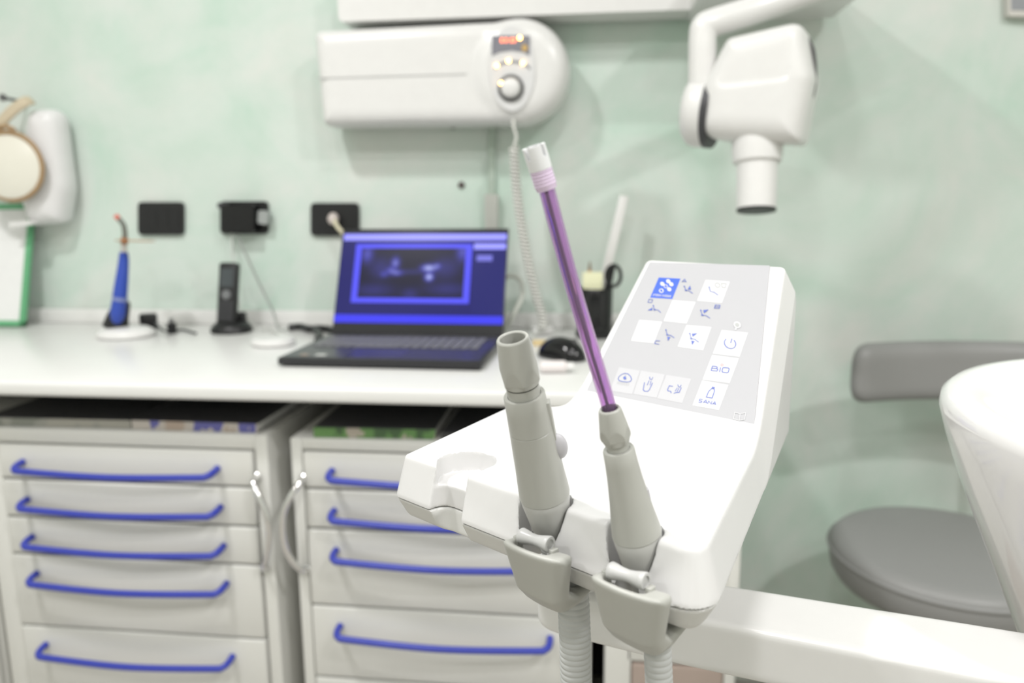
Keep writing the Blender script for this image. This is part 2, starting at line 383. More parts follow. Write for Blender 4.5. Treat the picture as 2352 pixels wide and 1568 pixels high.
bigd = (BIGT-BIGP)/np.linalg.norm(BIGT-BIGP); smd = (SMT-SMP)/np.linalg.norm(SMT-SMP)
def sd_cyl(x, y, z, p, d, r):
    qx, qy, qz = x-p[0], y-p[1], z-p[2]; t = qx*d[0]+qy*d[1]+qz*d[2]
    return np.sqrt(np.maximum((qx-d[0]*t)**2+(qy-d[1]*t)**2+(qz-d[2]*t)**2, 1e-9))-r
def d_top(y, z): return smin(z+0*y, (z-(y-YFOLD)*math.tan(AL))*math.cos(AL), 16)
def cuts(d, x, y, z):
    d = smax(d, -sd_cyl(x, y, z, BIGP+np.array([-2.2, 0, 0]), bigd, 14.2), 1.2)
    d = smax(d, -sd_cyl(x, y, z, SMP+np.array([-1.8, 0, 0]), smd, 13.0), 1.2)
    return d
def slot(x, y): return smax(np.abs(x-39.5)-12.2, y-5.0, 9)
def f_upper(x, y, z):
    dt = d_top(y, z); off = np.clip(-dt*0.25, 0, 6.3)
    ds = sd_poly(x, y, TOP)-off
    dv = (y-YFOLD)*math.cos(AL)+z*math.sin(AL)-VTOP
    d = smax(dt, ds, 2.6); d = smax(d, dv, 6)
    d = smax(d, -(z+24.6), 1.2)
    d = cuts(d, x, y, z)
    # round recess with a floor, open to the front by a slot
    rec = np.sqrt((x-35)**2+(y-15.5)**2)-16.5
    rec = smin(rec, np.maximum(np.abs(x-39.5)-12.2, y-12), 2.0); rec = smax(rec, -(z+11.5), 0.8)
    d = smax(d, -rec, 0.8)
    return smax(d, -slot(x, y), 1.2)
def f_lower(x, y, z):
    off = 6.0-np.clip(-24.6-z, 0, 40)*0.55
    ds = sd_poly(x, y, TOP)-off
    d = smax(ds, -(z+39), 5); d = smax(d, z+25.0, 1.4)
    d = cuts(d, x, y, z)
    return smax(d, -slot(x, y), 1.2)
unit = thing('control_unit', "white suction-holder console of a dental unit with a tilted grey touch panel", 'dental console', M=MU)
mk('upper_shell', mm(nets(f_upper, (-42, -14, -27), (202, 274, 104), 1.15)), WHITE, unit, 'L', smooth=50)
mk('lower_shell', mm(nets(f_lower, (-42, -14, -42), (202, 278, -22), 1.15)), mat('grey_white_plastic', (0.66, 0.66, 0.64), 0.35), unit, 'L', smooth=50)

# ---- panel print: picture points of the crop (1320, 570, x3.646) carried onto the tilted panel plane
PN = -math.sin(AL)*EY+math.cos(AL)*EZ; PV = math.cos(AL)*EY+math.sin(AL)*EZ
PO = _A+EY*YFOLD/1000
def uv(cx, cy): P = onP(1320+cx/3.646, 570+cy/3.646, PO, PN)-PO; return (float(P@EX), float(P@PV))
MP_local = Matrix(((1, 0, 0, 0), (0, math.cos(AL), -math.sin(AL), YFOLD/1000), (0, math.sin(AL), math.cos(AL), 0), (0, 0, 0, 1)))
panel = mk('touch_panel', prism(rpoly([uv(85, 1232), uv(1503, 1512), uv(1637, 150), uv(632, 120)], 0.0012, 4), 0.0007, MP_local), FOIL, unit, 'L', smooth=30)
def flat(name, pts, z, material, t=0.00012):
    P = [uv(*p) for p in pts]
    return mk(name, prism(P, t, MP_local @ Matrix.Translation((0, 0, z))), material, panel, 'L', smooth=0)
KZ = 0.0007
keys = dict(logo=[(635, 418), (820, 430), (888, 260), (708, 250)], tr=[(1028, 445), (1235, 465), (1302, 285), (1100, 270)],
            ce=[(748, 615), (940, 635), (1015, 455), (822, 440)], bl=[(475, 780), (665, 800), (735, 620), (545, 605)],
            br=[(865, 830), (1078, 860), (1148, 665), (940, 648)], pw=[(1160, 888), (1383, 915), (1455, 712), (1235, 690)],
            bio=[(1075, 1105), (1300, 1135), (1378, 928), (1155, 898)], sana=[(990, 1320), (1210, 1360), (1290, 1150), (1072, 1112)],
            lamp=[(300, 1198), (485, 1228), (550, 1030), (375, 1000)], glass=[(495, 1225), (690, 1258), (760, 1062), (560, 1030)], bowl=[(693, 1262), (905, 1303), (980, 1098), (772, 1065)])
klab = dict(logo='blue square with six white circles', pw='white power key', bio='white BIO key', sana='white SANA key with a bottle')
for k, p in keys.items():
    o = flat('key', p, KZ, LOGO if k == 'logo' else KEYF if k in ('lamp', 'glass', 'bowl') else KEYW)
    if k in klab: o['label'] = klab[k]
def ribbon(pts, wd, closed=False):
    P = np.array([uv(*p) for p in pts]); n = len(P); V, Fs = [], []
    for i in range(n):
        a = P[(i-1) % n] if (closed or i > 0) else P[i]; b = P[(i+1) % n] if (closed or i < n-1) else P[i]
        d0 = P[i]-a; d1 = b-P[i]; l0, l1 = np.linalg.norm(d0), np.linalg.norm(d1)
        d0 = d0/l0 if l0 > 1e-9 else d1/l1; d1 = d1/l1 if l1 > 1e-9 else d0
        t = d0+d1; t /= np.linalg.norm(t)+1e-12; nn = np.array([-t[1], t[0]]); s = wd/2/max(0.5, abs(nn@np.array([-d0[1], d0[0]])))
        V += [(*(P[i]+nn*s), 0), (*(P[i]-nn*s), 0)]
    for i in range(n if closed else n-1):
        j = (i+1) % n; Fs.append((2*i, 2*i+1, 2*j+1, 2*j))
    return np.array(V), Fs
def disc(c, r, n=24, r_in=0.0):
    if r_in > 0:
        return ribbon([(c[0]+(r+r_in)/2*math.cos(a)-0.18*(r+r_in)/2*math.sin(a), c[1]-(r+r_in)/2*0.95*math.sin(a)) for a in np.linspace(0, 2*math.pi, n, endpoint=False)], 0.00115*(r-r_in)/3.646*0.3*0.9, True)
    P = [uv(c[0]+r*math.cos(a)-0.18*r*math.sin(a), c[1]-0.95*r*math.sin(a)) for a in np.linspace(0, 2*math.pi, n, endpoint=False)]
    return np.array([(x, y, 0) for x, y in P]), [tuple(range(n))]
def poly(pts): P = [uv(*p) for p in pts]; return np.array([(x, y, 0) for x, y in P]), [tuple(range(len(P)))]
def art(name, items, material=INK, z=KZ+0.00030):
    v, f = join(*items); Mx = MP_local @ Matrix.Translation((0, 0, z))
    me_f = []
    for q in f:                                     # keep every face turned to the viewer
        a = v[list(q)]; s = sum(a[i][0]*a[(i+1) % len(a)][1]-a[(i+1) % len(a)][0]*a[i][1] for i in range(len(a)))
        me_f.append(q if s > 0 else list(q)[::-1])
    return mk(name, xform((v, me_f), Mx), material, panel, 'L', smooth=0)
SW = 0.00042
def chair(d, knee, mid, end, tris, circ=True):
    it = [disc(d, 6, 12), ribbon([d, knee, mid, end], SW)]+[poly(t) for t in tris]
    if circ: it.append(disc(knee, 9, 14, 6))
    return it
art('chair_icon', chair((922, 325), (935, 358), (965, 363), (993, 385), [[(950, 350), (978, 353), (970, 318)]]))
art('chair_icon', chair((1130, 333), (1140, 368), (1170, 374), (1205, 399), [], False))
art('glass_icon', [disc((1200, 315), 22, 24, 17), ribbon([(1232, 300), (1240, 334), (1262, 336), (1276, 303)], SW, True)], INKG)
art('chair_icon', chair((663, 487), (672, 521), (700, 522), (725, 545), [[(615, 526), (652, 526), (656, 502)]]))
art('chair_icon', chair((1060, 526), (1072, 566), (1105, 570), (1137, 592), [[(1080, 524), (1088, 551), (1126, 520)]]))
art('chair_icon', chair((768, 690), (780, 731), (808, 735), (838, 756), [[(779, 746), (785, 783), (806, 750)]]))
art('chair_icon', chair((968, 720), (980, 763), (1010, 768), (1043, 793), [[(985, 722), (993, 747), (1031, 718)], [(981, 780), (987, 817), (1009, 785)]]))
art('letter_a', [ribbon([(900, 290), (924, 264), (938, 291)], SW), ribbon([(908, 283), (934, 285)], SW)])
art('letter_b', [ribbon([(1181, 481), (1221, 484), (1215, 511), (1173, 508)], SW, True), ribbon([(1177, 495), (1218, 498)], SW)])
art('letter_c', [ribbon([(720, 782), (684, 779), (674, 804), (713, 810)], SW)])
art('letter_d', [ribbon([(617, 458), (626, 433), (658, 436), (648, 461)], SW, True)])
a0 = [(1305+47*math.cos(t)-8*math.sin(t), 803-43*math.sin(t)) for t in np.linspace(math.radians(122), math.radians(398), 30)]
art('power_icon', [ribbon(a0, 0.00055), ribbon([(1321, 763), (1310, 800)], 0.00055)])
art('lamp_ring', [disc((1365, 648), 30, 28), ribbon([(1357, 672), (1350, 692)], 0.0011)], KEYW)
art('indicator_lamp', [disc((1365, 648), 17, 24)], INKG, KZ+0.00045)
art('bio_lettering', [ribbon([(1157, 992), (1190, 996), (1199, 1003), (1193, 1013), (1152, 1010)], 0.00055), ribbon([(1193, 1013), (1203, 1022), (1196, 1034), (1147, 1029), (1157, 992)], 0.00055),
                      ribbon([(1226, 1003), (1217, 1041)], 0.00055), ribbon([(1250, 1005), (1290, 1008), (1298, 1016), (1290, 1044), (1281, 1049), (1243, 1044), (1238, 1035), (1243, 1010)], 0.00055, True)])
art('bio_ring', [disc((1238, 983), 11, 18, 8)], INKR)
art('sana_lettering', [ribbon([(1076, 1273), (1052, 1268), (1046, 1280), (1070, 1287), (1064, 1298), (1040, 1293)], SW), ribbon([(1078, 1300), (1103, 1276), (1114, 1307)], SW), ribbon([(1086, 1293), (1110, 1297)], SW),
                       ribbon([(1119, 1307), (1127, 1283), (1147, 1311), (1154, 1286)], SW), ribbon([(1156, 1313), (1178, 1290), (1185, 1317)], SW), ribbon([(1163, 1306), (1182, 1310)], SW)])
art('bottle_icon', [ribbon([(1152, 1180), (1173, 1183), (1174, 1205), (1155, 1260), (1106, 1252), (1126, 1204)], 0.00055, True), ribbon([(1153, 1170), (1177, 1173)], 0.0009)])
art('lamp_icon', [ribbon([(368, 1099), (376, 1080), (398, 1062), (425, 1053), (452, 1058), (473, 1080), (482, 1103), (472, 1120), (445, 1126), (405, 1122), (378, 1114)], 0.0005, True), disc((424, 1093), 13, 16), ribbon([(432, 1072), (422, 1084)], SW)])
art('lamp_rays', [ribbon([(370+15*i, 1122+2*i), (360+15*i, 1142+3*i)], 0.0003) for i in range(7)], INKG)
art('tumbler_icon', [ribbon([(590, 1128), (578, 1190), (590, 1203), (616, 1204), (630, 1190), (657, 1133)], 0.0005), ribbon([(633, 1082), (634, 1102), (650, 1104), (660, 1085)], SW), ribbon([(628, 1114), (612, 1152)], SW), ribbon([(644, 1116), (636, 1152)], SW)])
art('rinse_icon', [ribbon([(826, 1162), (797, 1157), (782, 1188), (786, 1200), (808, 1203), (813, 1218)], 0.0005), ribbon([(897, 1172), (880, 1212), (850, 1214), (834, 1221)], 0.0005), ribbon([(868, 1148), (874, 1166), (888, 1168), (896, 1150)], SW), ribbon([(864, 1174), (846, 1202)], SW), ribbon([(878, 1178), (862, 1206)], SW)])
art('booklet_icon', [ribbon([(1345, 1380), (1390, 1392), (1436, 1384), (1428, 1440), (1383, 1448), (1334, 1434)], 0.0004, True), ribbon([(1390, 1392), (1383, 1448)], 0.0004)], KEYW)
art('logo_circles', [disc((788, 283), 18), disc((738, 305), 18), disc((813, 308), 18), disc((796, 350), 18), disc((767, 325), 17, 24, 10), disc((730, 362), 20, 24, 11)], KEYW)
def lettering(text, cxy, size, material, parent, squeeze=1.0):
    cu = bpy.data.curves.new('lettering', 'FONT'); cu.body = text; cu.size = size; cu.align_x = 'CENTER'; cu.align_y = 'CENTER'; cu.resolution_u = 2; cu.offset = size*0.012
    t = bpy.data.objects.new('lettering_source', cu); COL.objects.link(t); bpy.context.view_layer.update()
    me = bpy.data.meshes.new_from_object(t.evaluated_get(bpy.context.evaluated_depsgraph_get()))
    v = np.array([tuple(q.co) for q in me.vertices]); f = [list(p.vertices) for p in me.polygons]
    bpy.data.objects.remove(t); bpy.data.curves.remove(cu); bpy.data.meshes.remove(me)
    v[:, 0] *= squeeze; return v, f
lv, lf = lettering('STERN WEBER', None, 0.0026, KEYW, panel, 0.92)
u0 = uv(735, 404); lv[:, 0] += u0[0]; lv[:, 1] += u0[1]
mk('logo_lettering', xform((lv, lf), MP_local @ Matrix.Translation((0, 0, KZ+0.0003))), KEYW, panel, 'L', smooth=0)

# ---- grey holders with rollers on the front of the console
def holder(x0, hr, hx):
    xc = x0+17.0; rc_ = x0+15.2
    prof = rpoly([(-25.5, -13.8), (-15.5, -41), (-8, -49.5), (2, -49.5), (16, -43), (14.5, -40.3), (0, -41.5), (-7, -37), (-14, -15)], [2.2, 8, 6, 5, 1.2, 1.2, 5, 6, 1.8], 5)
    def fn(x, y, z):
        low = np.clip(-14-z, 0, 40)
        d = sd_poly(y-0.0075*(x-xc)**2, z-0.004*np.abs(x-xc)**1.5, prof)
        d = smax(d, x-(x0+36.5-0.27*low), 5.0); d = smax(d, x0-x-0.02*low, 5.0)
        cup = smax(np.abs(x-rc_-0.6)-10.6, -(z+25), 5); cup = smax(cup, -(y+21.8-0.007*(x-rc_)**2-0.42*low), 4); cup = np.maximum(cup, y+6)
        d = smax(d, -cup, 1.6)
        d = smax(d, -(sd_cyl(x, y, z, np.array([hx, 11, -45.0]), np.array([0, 0, 1.0]), hr+0.8)), 1.0)
        return d
    h = mk('holder', mm(nets(fn, (x0-4, -32, -56), (x0+42, 22, -9), 0.7)), GREY, unit, 'L', smooth=50)
    pr = [(1.2, -9.0), (3.5, -9.0), (3.9, -8.3), (3.6, -6.5), (2.9, -3.2), (2.6, 0), (2.9, 3.2), (3.6, 6.5), (3.9, 8.3), (3.5, 9.0), (2.4, 9.0), (2.4, 8.2), (1.2, 8.2)]
    mk('roller', mm(lathe(pr, 36, frame_from((rc_, -14.8, -12.6), (1, 0, 0.06)))), GREYL, h, 'L', smooth=50)
    for sg in (-1, 1):
        mk('roller_pivot', mm(lathe([(0.4, -1.5), (2.6, -1.5), (2.9, -1.0), (2.9, 1.0), (2.6, 1.5), (1.3, 1.5), (1.2, 0.5), (0.3, 0.5)], 28, frame_from((rc_+sg*10.9, -14.6, -13.6+0.6*sg), (sg, 0, 0)), cap=False)), GREY, h, 'L', smooth=50)
        mk('pivot_lug', mm(box(rc_+sg*10.9-1.4, rc_+sg*10.9+1.4, -17.0, -12.6, -20, -13.4, 0.5)), GREY, h, 'L', smooth=40)
    return h
holder(97.0, 8.2, 112.0); holder(148.2, 6.6, 162.0)

# ---- handpieces standing in the notches
def facet(n, depth, j0, j1):
    def m_(a, j):
        if not (j0 <= j <= j1): return 1.0
        t = (a*n/(2*math.pi)) % 1.0; c = math.cos(math.pi/n)/math.cos((t-0.5)*2*math.pi/n)
        return 1-depth*(1-c)/(1-math.cos(math.pi/n))*0.16
    return m_
MUW = lambda v: np.array(MU @ Vector(np.asarray(v)*0.001))
def handpiece(name, label, base, tip, nut, sleeve, body, cup, hose_r, hose_pts, group):
    d = (tip-base)/np.linalg.norm(tip-base)
    L0 = np.linalg.norm(tip-base)
    M = MU @ Matrix.Diagonal((0.001, 0.001, 0.001, 1))
    fr = frame_from(tip, d, (1, 0, 0)); root = thing(name, label, 'handpiece', M=MU @ Matrix.Translation(Vector(base)*0.001), group=group)
    A = M @ fr
    for nm, pr, mt, md in nut+sleeve+body+cup:
        mk(nm, lathe(pr, 150 if nm == 'tip_nut' else 72, A, cap=False, mod=md), mt, root, smooth=9 if nm == 'tip_nut' else 35)
    hp = [np.array(MU @ Vector(np.asarray(p)*0.001)) for p in hose_pts]
    path = smoothpath(hp, 700)
    ln = np.concatenate([[0], np.cumsum(np.linalg.norm(np.diff(path, axis=0), axis=1))])
    n = int(ln[-1]/0.00042); s = np.linspace(0, ln[-1], n); path = np.stack([np.interp(s, ln, path[:, i]) for i in range(3)], 1)
    pitch = 0.0030; rr = hose_r*0.001*(1-0.055*(0.5-0.5*np.cos(2*math.pi*s/pitch))**3)
    mk('ribbed_hose', sweep(path, rr, 28), HOSE, root, smooth=180)
    return root, A, d
def nut(r_in, r0, r1, hb, hn, rn, n, ph, cut0, cut1):
    """tip nut: a flaring cone with flat planes cut into its lower half; rows of (radius, height) and the angular cut"""
    rows = [(r_in, -hb*0.6), (r_in, -0.5), (r_in+0.35, 0), (r0-0.4, 0), (r0, -0.6)]
    k0 = len(rows)
    for t in np.linspace(0.08, 1, 22): rows.append((r0+(r1-r0)*t**0.9, -0.6-(hb-0.6)*t))
    k1 = len(rows)
    rows += [(r1*0.985, -hb-0.25), (rn+0.25, -hn+0.25), (rn, -hn), (rn-0.9, -hn-0.1)]
    def m_(a, j):
        if j < k0 or j > k1: return 1.0
        r, h = rows[min(j, k1-1)]; t = min(1.0, -h/hb)
        d = cut0+(cut1-cut0)*t
        al = ((a-ph) % (2*math.pi/n))-math.pi/n
        return min(1.0, d/math.cos(al)/r)
    return rows, m_
rB, mB = nut(5.5, 7.15, 8.95, 20.3, 23.0, 7.5, 6, 0.35, 9.3, 7.85)
nutB = [('tip_nut', rB, GREY, mB)]
slB = [('neck', [(7.4, -23.5), (7.4, -29)], GREY, None), ('upper_sleeve', [(7.6, -28.2), (9.0, -28.0), (9.35, -28.6), (9.6, -36), (10.1, -46.2), (9.8, -46.5)], GREY, None)]
bdB = [('body', [(9.8, -46.4), (10.1, -46.7), (10.4, -52), (10.7, -58), (11.2, -68), (11.7, -76), (12.0, -80), (12.1, -83.0), (11.8, -83.3)], GREY, None)]
cpB = [('lower_cup', [(11.7, -83.2), (11.9, -83.7), (11.6, -87), (10.4, -95), (8.8, -106), (8.0, -110), (0, -110)], mat('mid_grey_plastic', (0.48, 0.48, 0.46), 0.38), None)]
hb = BIGP-bigd*23
hose1 = [hb+bigd*2, hb-bigd*6+np.array([0, 1, 0]), (114-2, 12, -45), (114, 12.5, -70), (115, 13, -100), (118, 14, -140), (122, 18, -200), (120, 40, -270), (100, 90, -320), (60, 140, -300)]
hA, AMB, _ = handpiece('suction_handpiece', 'large grey suction handpiece with an empty open tip and side slider', BIGP-bigd*23, BIGT, nutB, slB, bdB, cpB, 8.0, hose1, 'suction handpieces in the console')
Min = AMB
# the slider on its side and the seam ridge
def big_pt(ang, r, h): return np.array(AMB @ Vector((r*math.cos(ang), r*math.sin(ang), h)))
sl_a = math.radians(36)
M2 = AMB @ Matrix.Rotation(sl_a, 4, 'Z')
def f_slider(x, y, z):
    q = np.sqrt(((x-10.8)/4.3)**2+(y/3.0)**2+((z+57.5)/6.8)**2)-1
    return q*3.0
mk('slider', nets(f_slider, (5, -5, -67), (17, 5, -49), 0.6), VGREY, hA, smooth=60, M=M2)
mk('slider_track', xform(box(8.6, 10.75, -2.2, 2.2, -74, -33, 0.4), M2), GREY, hA, smooth=30)
rS, mS = nut(3.5, 4.75, 6.75, 13.6, 16.2, 5.0, 6, 0.75, 6.9, 5.55)
nutS = [('tip_nut', rS, GREY, mS)]
slS = [('neck', [(4.7, -16), (4.7, -20)], GREY, None)]
bdS = [('body', [(4.9, -18.9), (6.3, -18.7), (6.7, -19.3), (7.0, -26), (7.6, -34), (8.6, -43), (9.8, -52), (10.5, -57), (10.9, -60.5), (10.6, -61)], GREY, None)]
cpS = [('lower_cup', [(10.5, -60.9), (10.7, -61.4), (10.3, -66), (9.2, -76), (7.9, -86), (7.0, -90), (0, -90)], MATS['mid_grey_plastic'], None)]
hs = SMP-smd*24
hose2 = [hs+smd*2, hs-smd*6+np.array([0, 1, 0]), (163-1, 10.5, -48), (164, 11, -75), (166, 12, -105), (169, 14, -150), (166, 24, -210), (140, 60, -275), (130, 130, -330), (150, 180, -330)]
hB, AMS, _ = handpiece('suction_handpiece', 'smaller grey suction handpiece holding the purple saliva ejector', SMP-smd*24, SMT, nutS, slS, bdS, cpS, 6.3, hose2, 'suction handpieces in the console')
mk('slider_edge', xform(box(6.9, 9.0, -1.5, 1.5, -50, -40, 0.5), AMS @ Matrix.Rotation(math.radians(42), 4, 'Z')), VGREY, hB, smooth=30)

# ---- the purple saliva ejector
PUR = mat('purple_clear_plastic', (0.86, 0.56, 0.95), 0.06, trans=0.85, ior=1.3, var=0.02)
PURI = mat('dark_purple_core', (0.10, 0.02, 0.12), 0.3)
LAV = mat('lavender_soft_plastic', (0.80, 0.66, 0.84), 0.45, trans=0.15)
CLR = mat('milky_clear_plastic', (0.93, 0.94, 0.95), 0.4, trans=0.2)
pb = loc(atD(1400.5, 962, 0.3185)); p1 = loc(atD(1397.5, 930, 0.3155)); pm = loc(atD(1318, 665, 0.306)); pt = loc(atD(1254, 428, 0.296)); pc = loc(atD(1226, 338, 0.291))
sj = thing('saliva_ejector', 'purple plastic saliva ejector tube with clear slotted tip, leaning left', 'suction tube', M=MU @ Matrix.Translation(Vector(pb)*0.001))
pth = smoothpath([MUW(p) for p in (pb, p1, pm, pt)], 60)
ro, ri = 3.2e-3, 2.35e-3
v1, f1 = sweep(pth, ro, 28, cap=False); v2, f2 = sweep(pth, ri, 28, cap=False)
n1 = len(v1); f2 = [[i+n1 for i in q][::-1] for q in f2]; nl = n1-28
ends = [[k, n1+k, n1+(k+1) % 28, (k+1) % 28] for k in range(28)]+[[nl+k, nl+(k+1) % 28, n1+nl+(k+1) % 28, n1+nl+k] for k in range(28)]
mk('tube', (np.concatenate([v1, v2]), f1+f2+ends), PUR, sj, smooth=180)
cdv = pth[-1]-pth[-2]; cdv /= np.linalg.norm(cdv); sidev = np.cross(cdv, FW); sidev /= np.linalg.norm(sidev)
mk('wire', sweep(pth+sidev*0.0004, 0.00075, 10), PURI, sj, smooth=180)
Lc = np.linalg.norm((pc-pt)); dc = (pc-pt)/Lc
Mc = MU @ Matrix.Diagonal((0.001, 0.001, 0.001, 1)) @ frame_from(pt, dc)
cp = [(3.3, -1.2), (4.0, -1.2), (4.15, -0.6)]+[q for i in range(5) for q in ((4.2, 0.2+1.3*i), (4.45, 0.6+1.3*i), (4.45, 1.1+1.3*i), (4.2, 1.4+1.3*i))]+[(4.4, 7.2), (3.3, 7.2)]
mk('collar', lathe(cp, 48, Mc, cap=False), LAV, sj, smooth=35)
Vc, Fc = [], []                                    # crown with four slots
nseg = 48; zs = [6.6, 11.5, Lc+0.3]
def crown():
    parts = []
    def wedge(a0_, a1_, z0_, z1_, ri_, ro_, ro1_):
        m_ = 6; V = []; Fs = []
        for z_, r_o in ((z0_, ro_), (z1_, ro1_)):
            for r_ in (ri_, r_o):
                for i in range(m_+1):
                    a = a0_+(a1_-a0_)*i/m_; V.append((r_*math.cos(a), r_*math.sin(a), z_))
        k = m_+1
        for i in range(m_):
            Fs += [(i, i+1, 2*k+i+1, 2*k+i)[::-1], (k+i, k+i+1, 3*k+i+1, 3*k+i), (2*k+i, 2*k+i+1, 3*k+i+1, 3*k+i)[::-1], (i, i+1, k+i+1, k+i)]
        Fs += [(0, k, 3*k, 2*k), (m_, 2*k+m_, 3*k+m_, k+m_)]
        return np.array(V), Fs
    for q in range(8): parts.append(wedge(q*math.pi/4, (q+1)*math.pi/4, 6.8, 11.5, 3.2, 4.5, 4.6))
    for q in range(4):
        c = q*math.pi/2+0.75; parts.append(wedge(c-0.62, c, 11.5, Lc+0.4, 3.1, 4.6, 4.55)); parts.append(wedge(c, c+0.62, 11.5, Lc+0.4, 3.1, 4.6, 4.55))
    return join(*parts)
mk('slotted_tip', xform(crown(), Mc), CLR, sj, smooth=40)

# ---- the white arm under the console
ZA = 0.962
a0_, a1_ = onZ(1640, 1425, ZA), onZ(2352, 1555, ZA)
dirA = (a1_-a0_)/np.linalg.norm(a1_-a0_); nrm = np.array([-dirA[1], dirA[0], 0]); wA = abs((onZ(1670, 1345, ZA)-a0_)@nrm)*1000; LA = np.linalg.norm(a1_-a0_)
MA = Matrix(((dirA[0], nrm[0], 0, a0_[0]), (dirA[1], nrm[1], 0, a0_[1]), (0, 0, 1, ZA), (0, 0, 0, 1)))
xl = float((onZ(1190, 1385, ZA)-a0_)@dirA)*1000
arm = thing('support_arm', 'white glossy horizontal arm carrying the console, running off right below the stool', 'arm', M=MA)
hA_ = 34.0
plan = rpoly([(xl, 0), (LA*1000+30, -6), (LA*1000+30, wA+6), (xl, wA)], [wA*0.48, 5, 5, wA*0.48], 12)
def f_arm(x, y, z):
    return smax(smax(sd_poly(x, y, plan), z+0*x, 4.5), -(z+hA_-0.12*np.clip(x, -300, 300)*0.0+np.clip(-x-20, 0, 200)*-0.04), 5)
mk('beam', mm(nets(f_arm, (xl-6, -26, -42), (LA*1000+36, wA+24, 4), 2.0)), WHITE2, arm, 'L', smooth=50)
pq = MA @ Vector(((xl+wA*0.62)*0.001, wA*0.0005, 0))
mk('pivot_post', lathe([(0.020, ZA-0.004), (0.020, ZD-0.036)], 48, Matrix.Translation((pq.x, pq.y, 0))), WHITE2, arm, smooth=40)

# ---- cuspidor bowl at the right edge
ZB = 1.21-0.137
RB = 0.20
pL = onZ(2157, 905, ZB); dl = ray(2157, 905); dl = np.array([dl[0], dl[1], 0]); dl /= np.linalg.norm(dl); nl_ = np.array([dl[1], -dl[0], 0])
cb = pL+nl_*RB
def bowlprof(): return [(0.012, -0.36), (0.060, -0.358), (0.072, -0.33), (0.105, -0.245), (0.142, -0.155), (0.170, -0.088), (0.186, -0.048), (0.195, -0.022), (0.2, -0.004), (0.199, 0.003), (0.194, 0.0075), (0.186, 0.0085), (0.174, 0.005), (0.164, -0.002), (0.150, -0.014), (0.120, -0.036), (0.085, -0.055), (0.045, -0.066), (0.016, -0.069), (0.015, -0.075)]
bowl = thing('cuspidor_bowl', 'white glossy ceramic rinse bowl cut off by the right edge of the picture', 'bowl', (cb[0], cb[1], ZB-0.36))
mk('basin', lathe(bowlprof(), 96, Matrix.Translation((cb[0], cb[1], ZB))), CERAM, bowl, smooth=60)
mk('drain', lathe([(0.001, -0.0675), (0.014, -0.0675), (0.0165, -0.0685), (0.0165, -0.071)], 32, Matrix.Translation((cb[0], cb[1], ZB)), cap=False), CHROME, bowl, smooth=40)
mk('foot', lathe([(0.055, ZB-0.60), (0.055, ZB-0.355)], 40, Matrix.Translation((cb[0], cb[1], 0))), WHITE2, bowl, smooth=40)

# ---- stool behind the bowl
sx, sy, sz = 0.672, 1.475, 0.55
st = thing('operator_stool', 'grey vinyl round stool with a curved backrest in front of the mint wall', 'stool', (sx, sy, 0))
mk('seat', lathe([(0.02, sz-0.085), (0.17, sz-0.085), (0.197, sz-0.078), (0.208, sz-0.06), (0.213, sz-0.03), (0.211, sz-0.012), (0.202, sz-0.003), (0.185, sz), (0.02, sz+0.004)], 72, Matrix.Translation((sx, sy, 0))), STOOL, st, smooth=60)
mk('piping', sweep([(sx+0.2125*math.cos(a), sy+0.2125*math.sin(a), sz-0.02) for a in np.linspace(0, 2*math.pi, 90, endpoint=False)], 0.004, 8, True), STOOL, st, smooth=180)
def f_back(x, y, z):
    r = np.sqrt((x-0.0)**2+(y+0.42)**2)-0.60
    d = smax(np.abs(r)-0.026, np.abs(z-0.862)-0.0625, 0.03)
    return smax(d, np.abs(x)-0.262, 0.04)
mk('backrest', nets(f_back, (-0.29, 0.0, 0.78), (0.29, 0.23, 0.94), 0.008), STOOL, st, smooth=60, M=Matrix.Translation((sx+0.095, sy-0.005, 0)))
mk('back_stem', sweep(smoothpath([(sx+0.10, sy+0.05, sz-0.09), (sx+0.19, sy+0.2, sz-0.095), (sx+0.21, sy+0.235, sz-0.03), (sx+0.21, sy+0.215, 0.72), (sx+0.21, sy+0.155, 0.86)], 40), 0.012, 12), CHROME, st, smooth=180)
mk('column', lathe([(0.025, 0.1), (0.025, sz-0.085)], 24, Matrix.Translation((sx, sy, 0))), CHROME, st, smooth=40)
for k in range(5):
    a = k*2*math.pi/5+0.3; ex_, ey_ = sx+0.24*math.cos(a), sy+0.24*math.sin(a)
    mk('foot_arm', sweep([(sx, sy, 0.11), ((sx+ex_)/2, (sy+ey_)/2, 0.095), (ex_, ey_, 0.07)], 0.016, 12), CHROME, st, smooth=180)
    mk('castor', lathe([(0.010, -0.012), (0.028, -0.012), (0.029, 0), (0.028, 0.012), (0.010, 0.012)], 20, Matrix.Translation((ex_, ey_, 0.029)) @ Matrix.Rotation(math.pi/2, 4, 'Y')), BLACK, st, smooth=40)

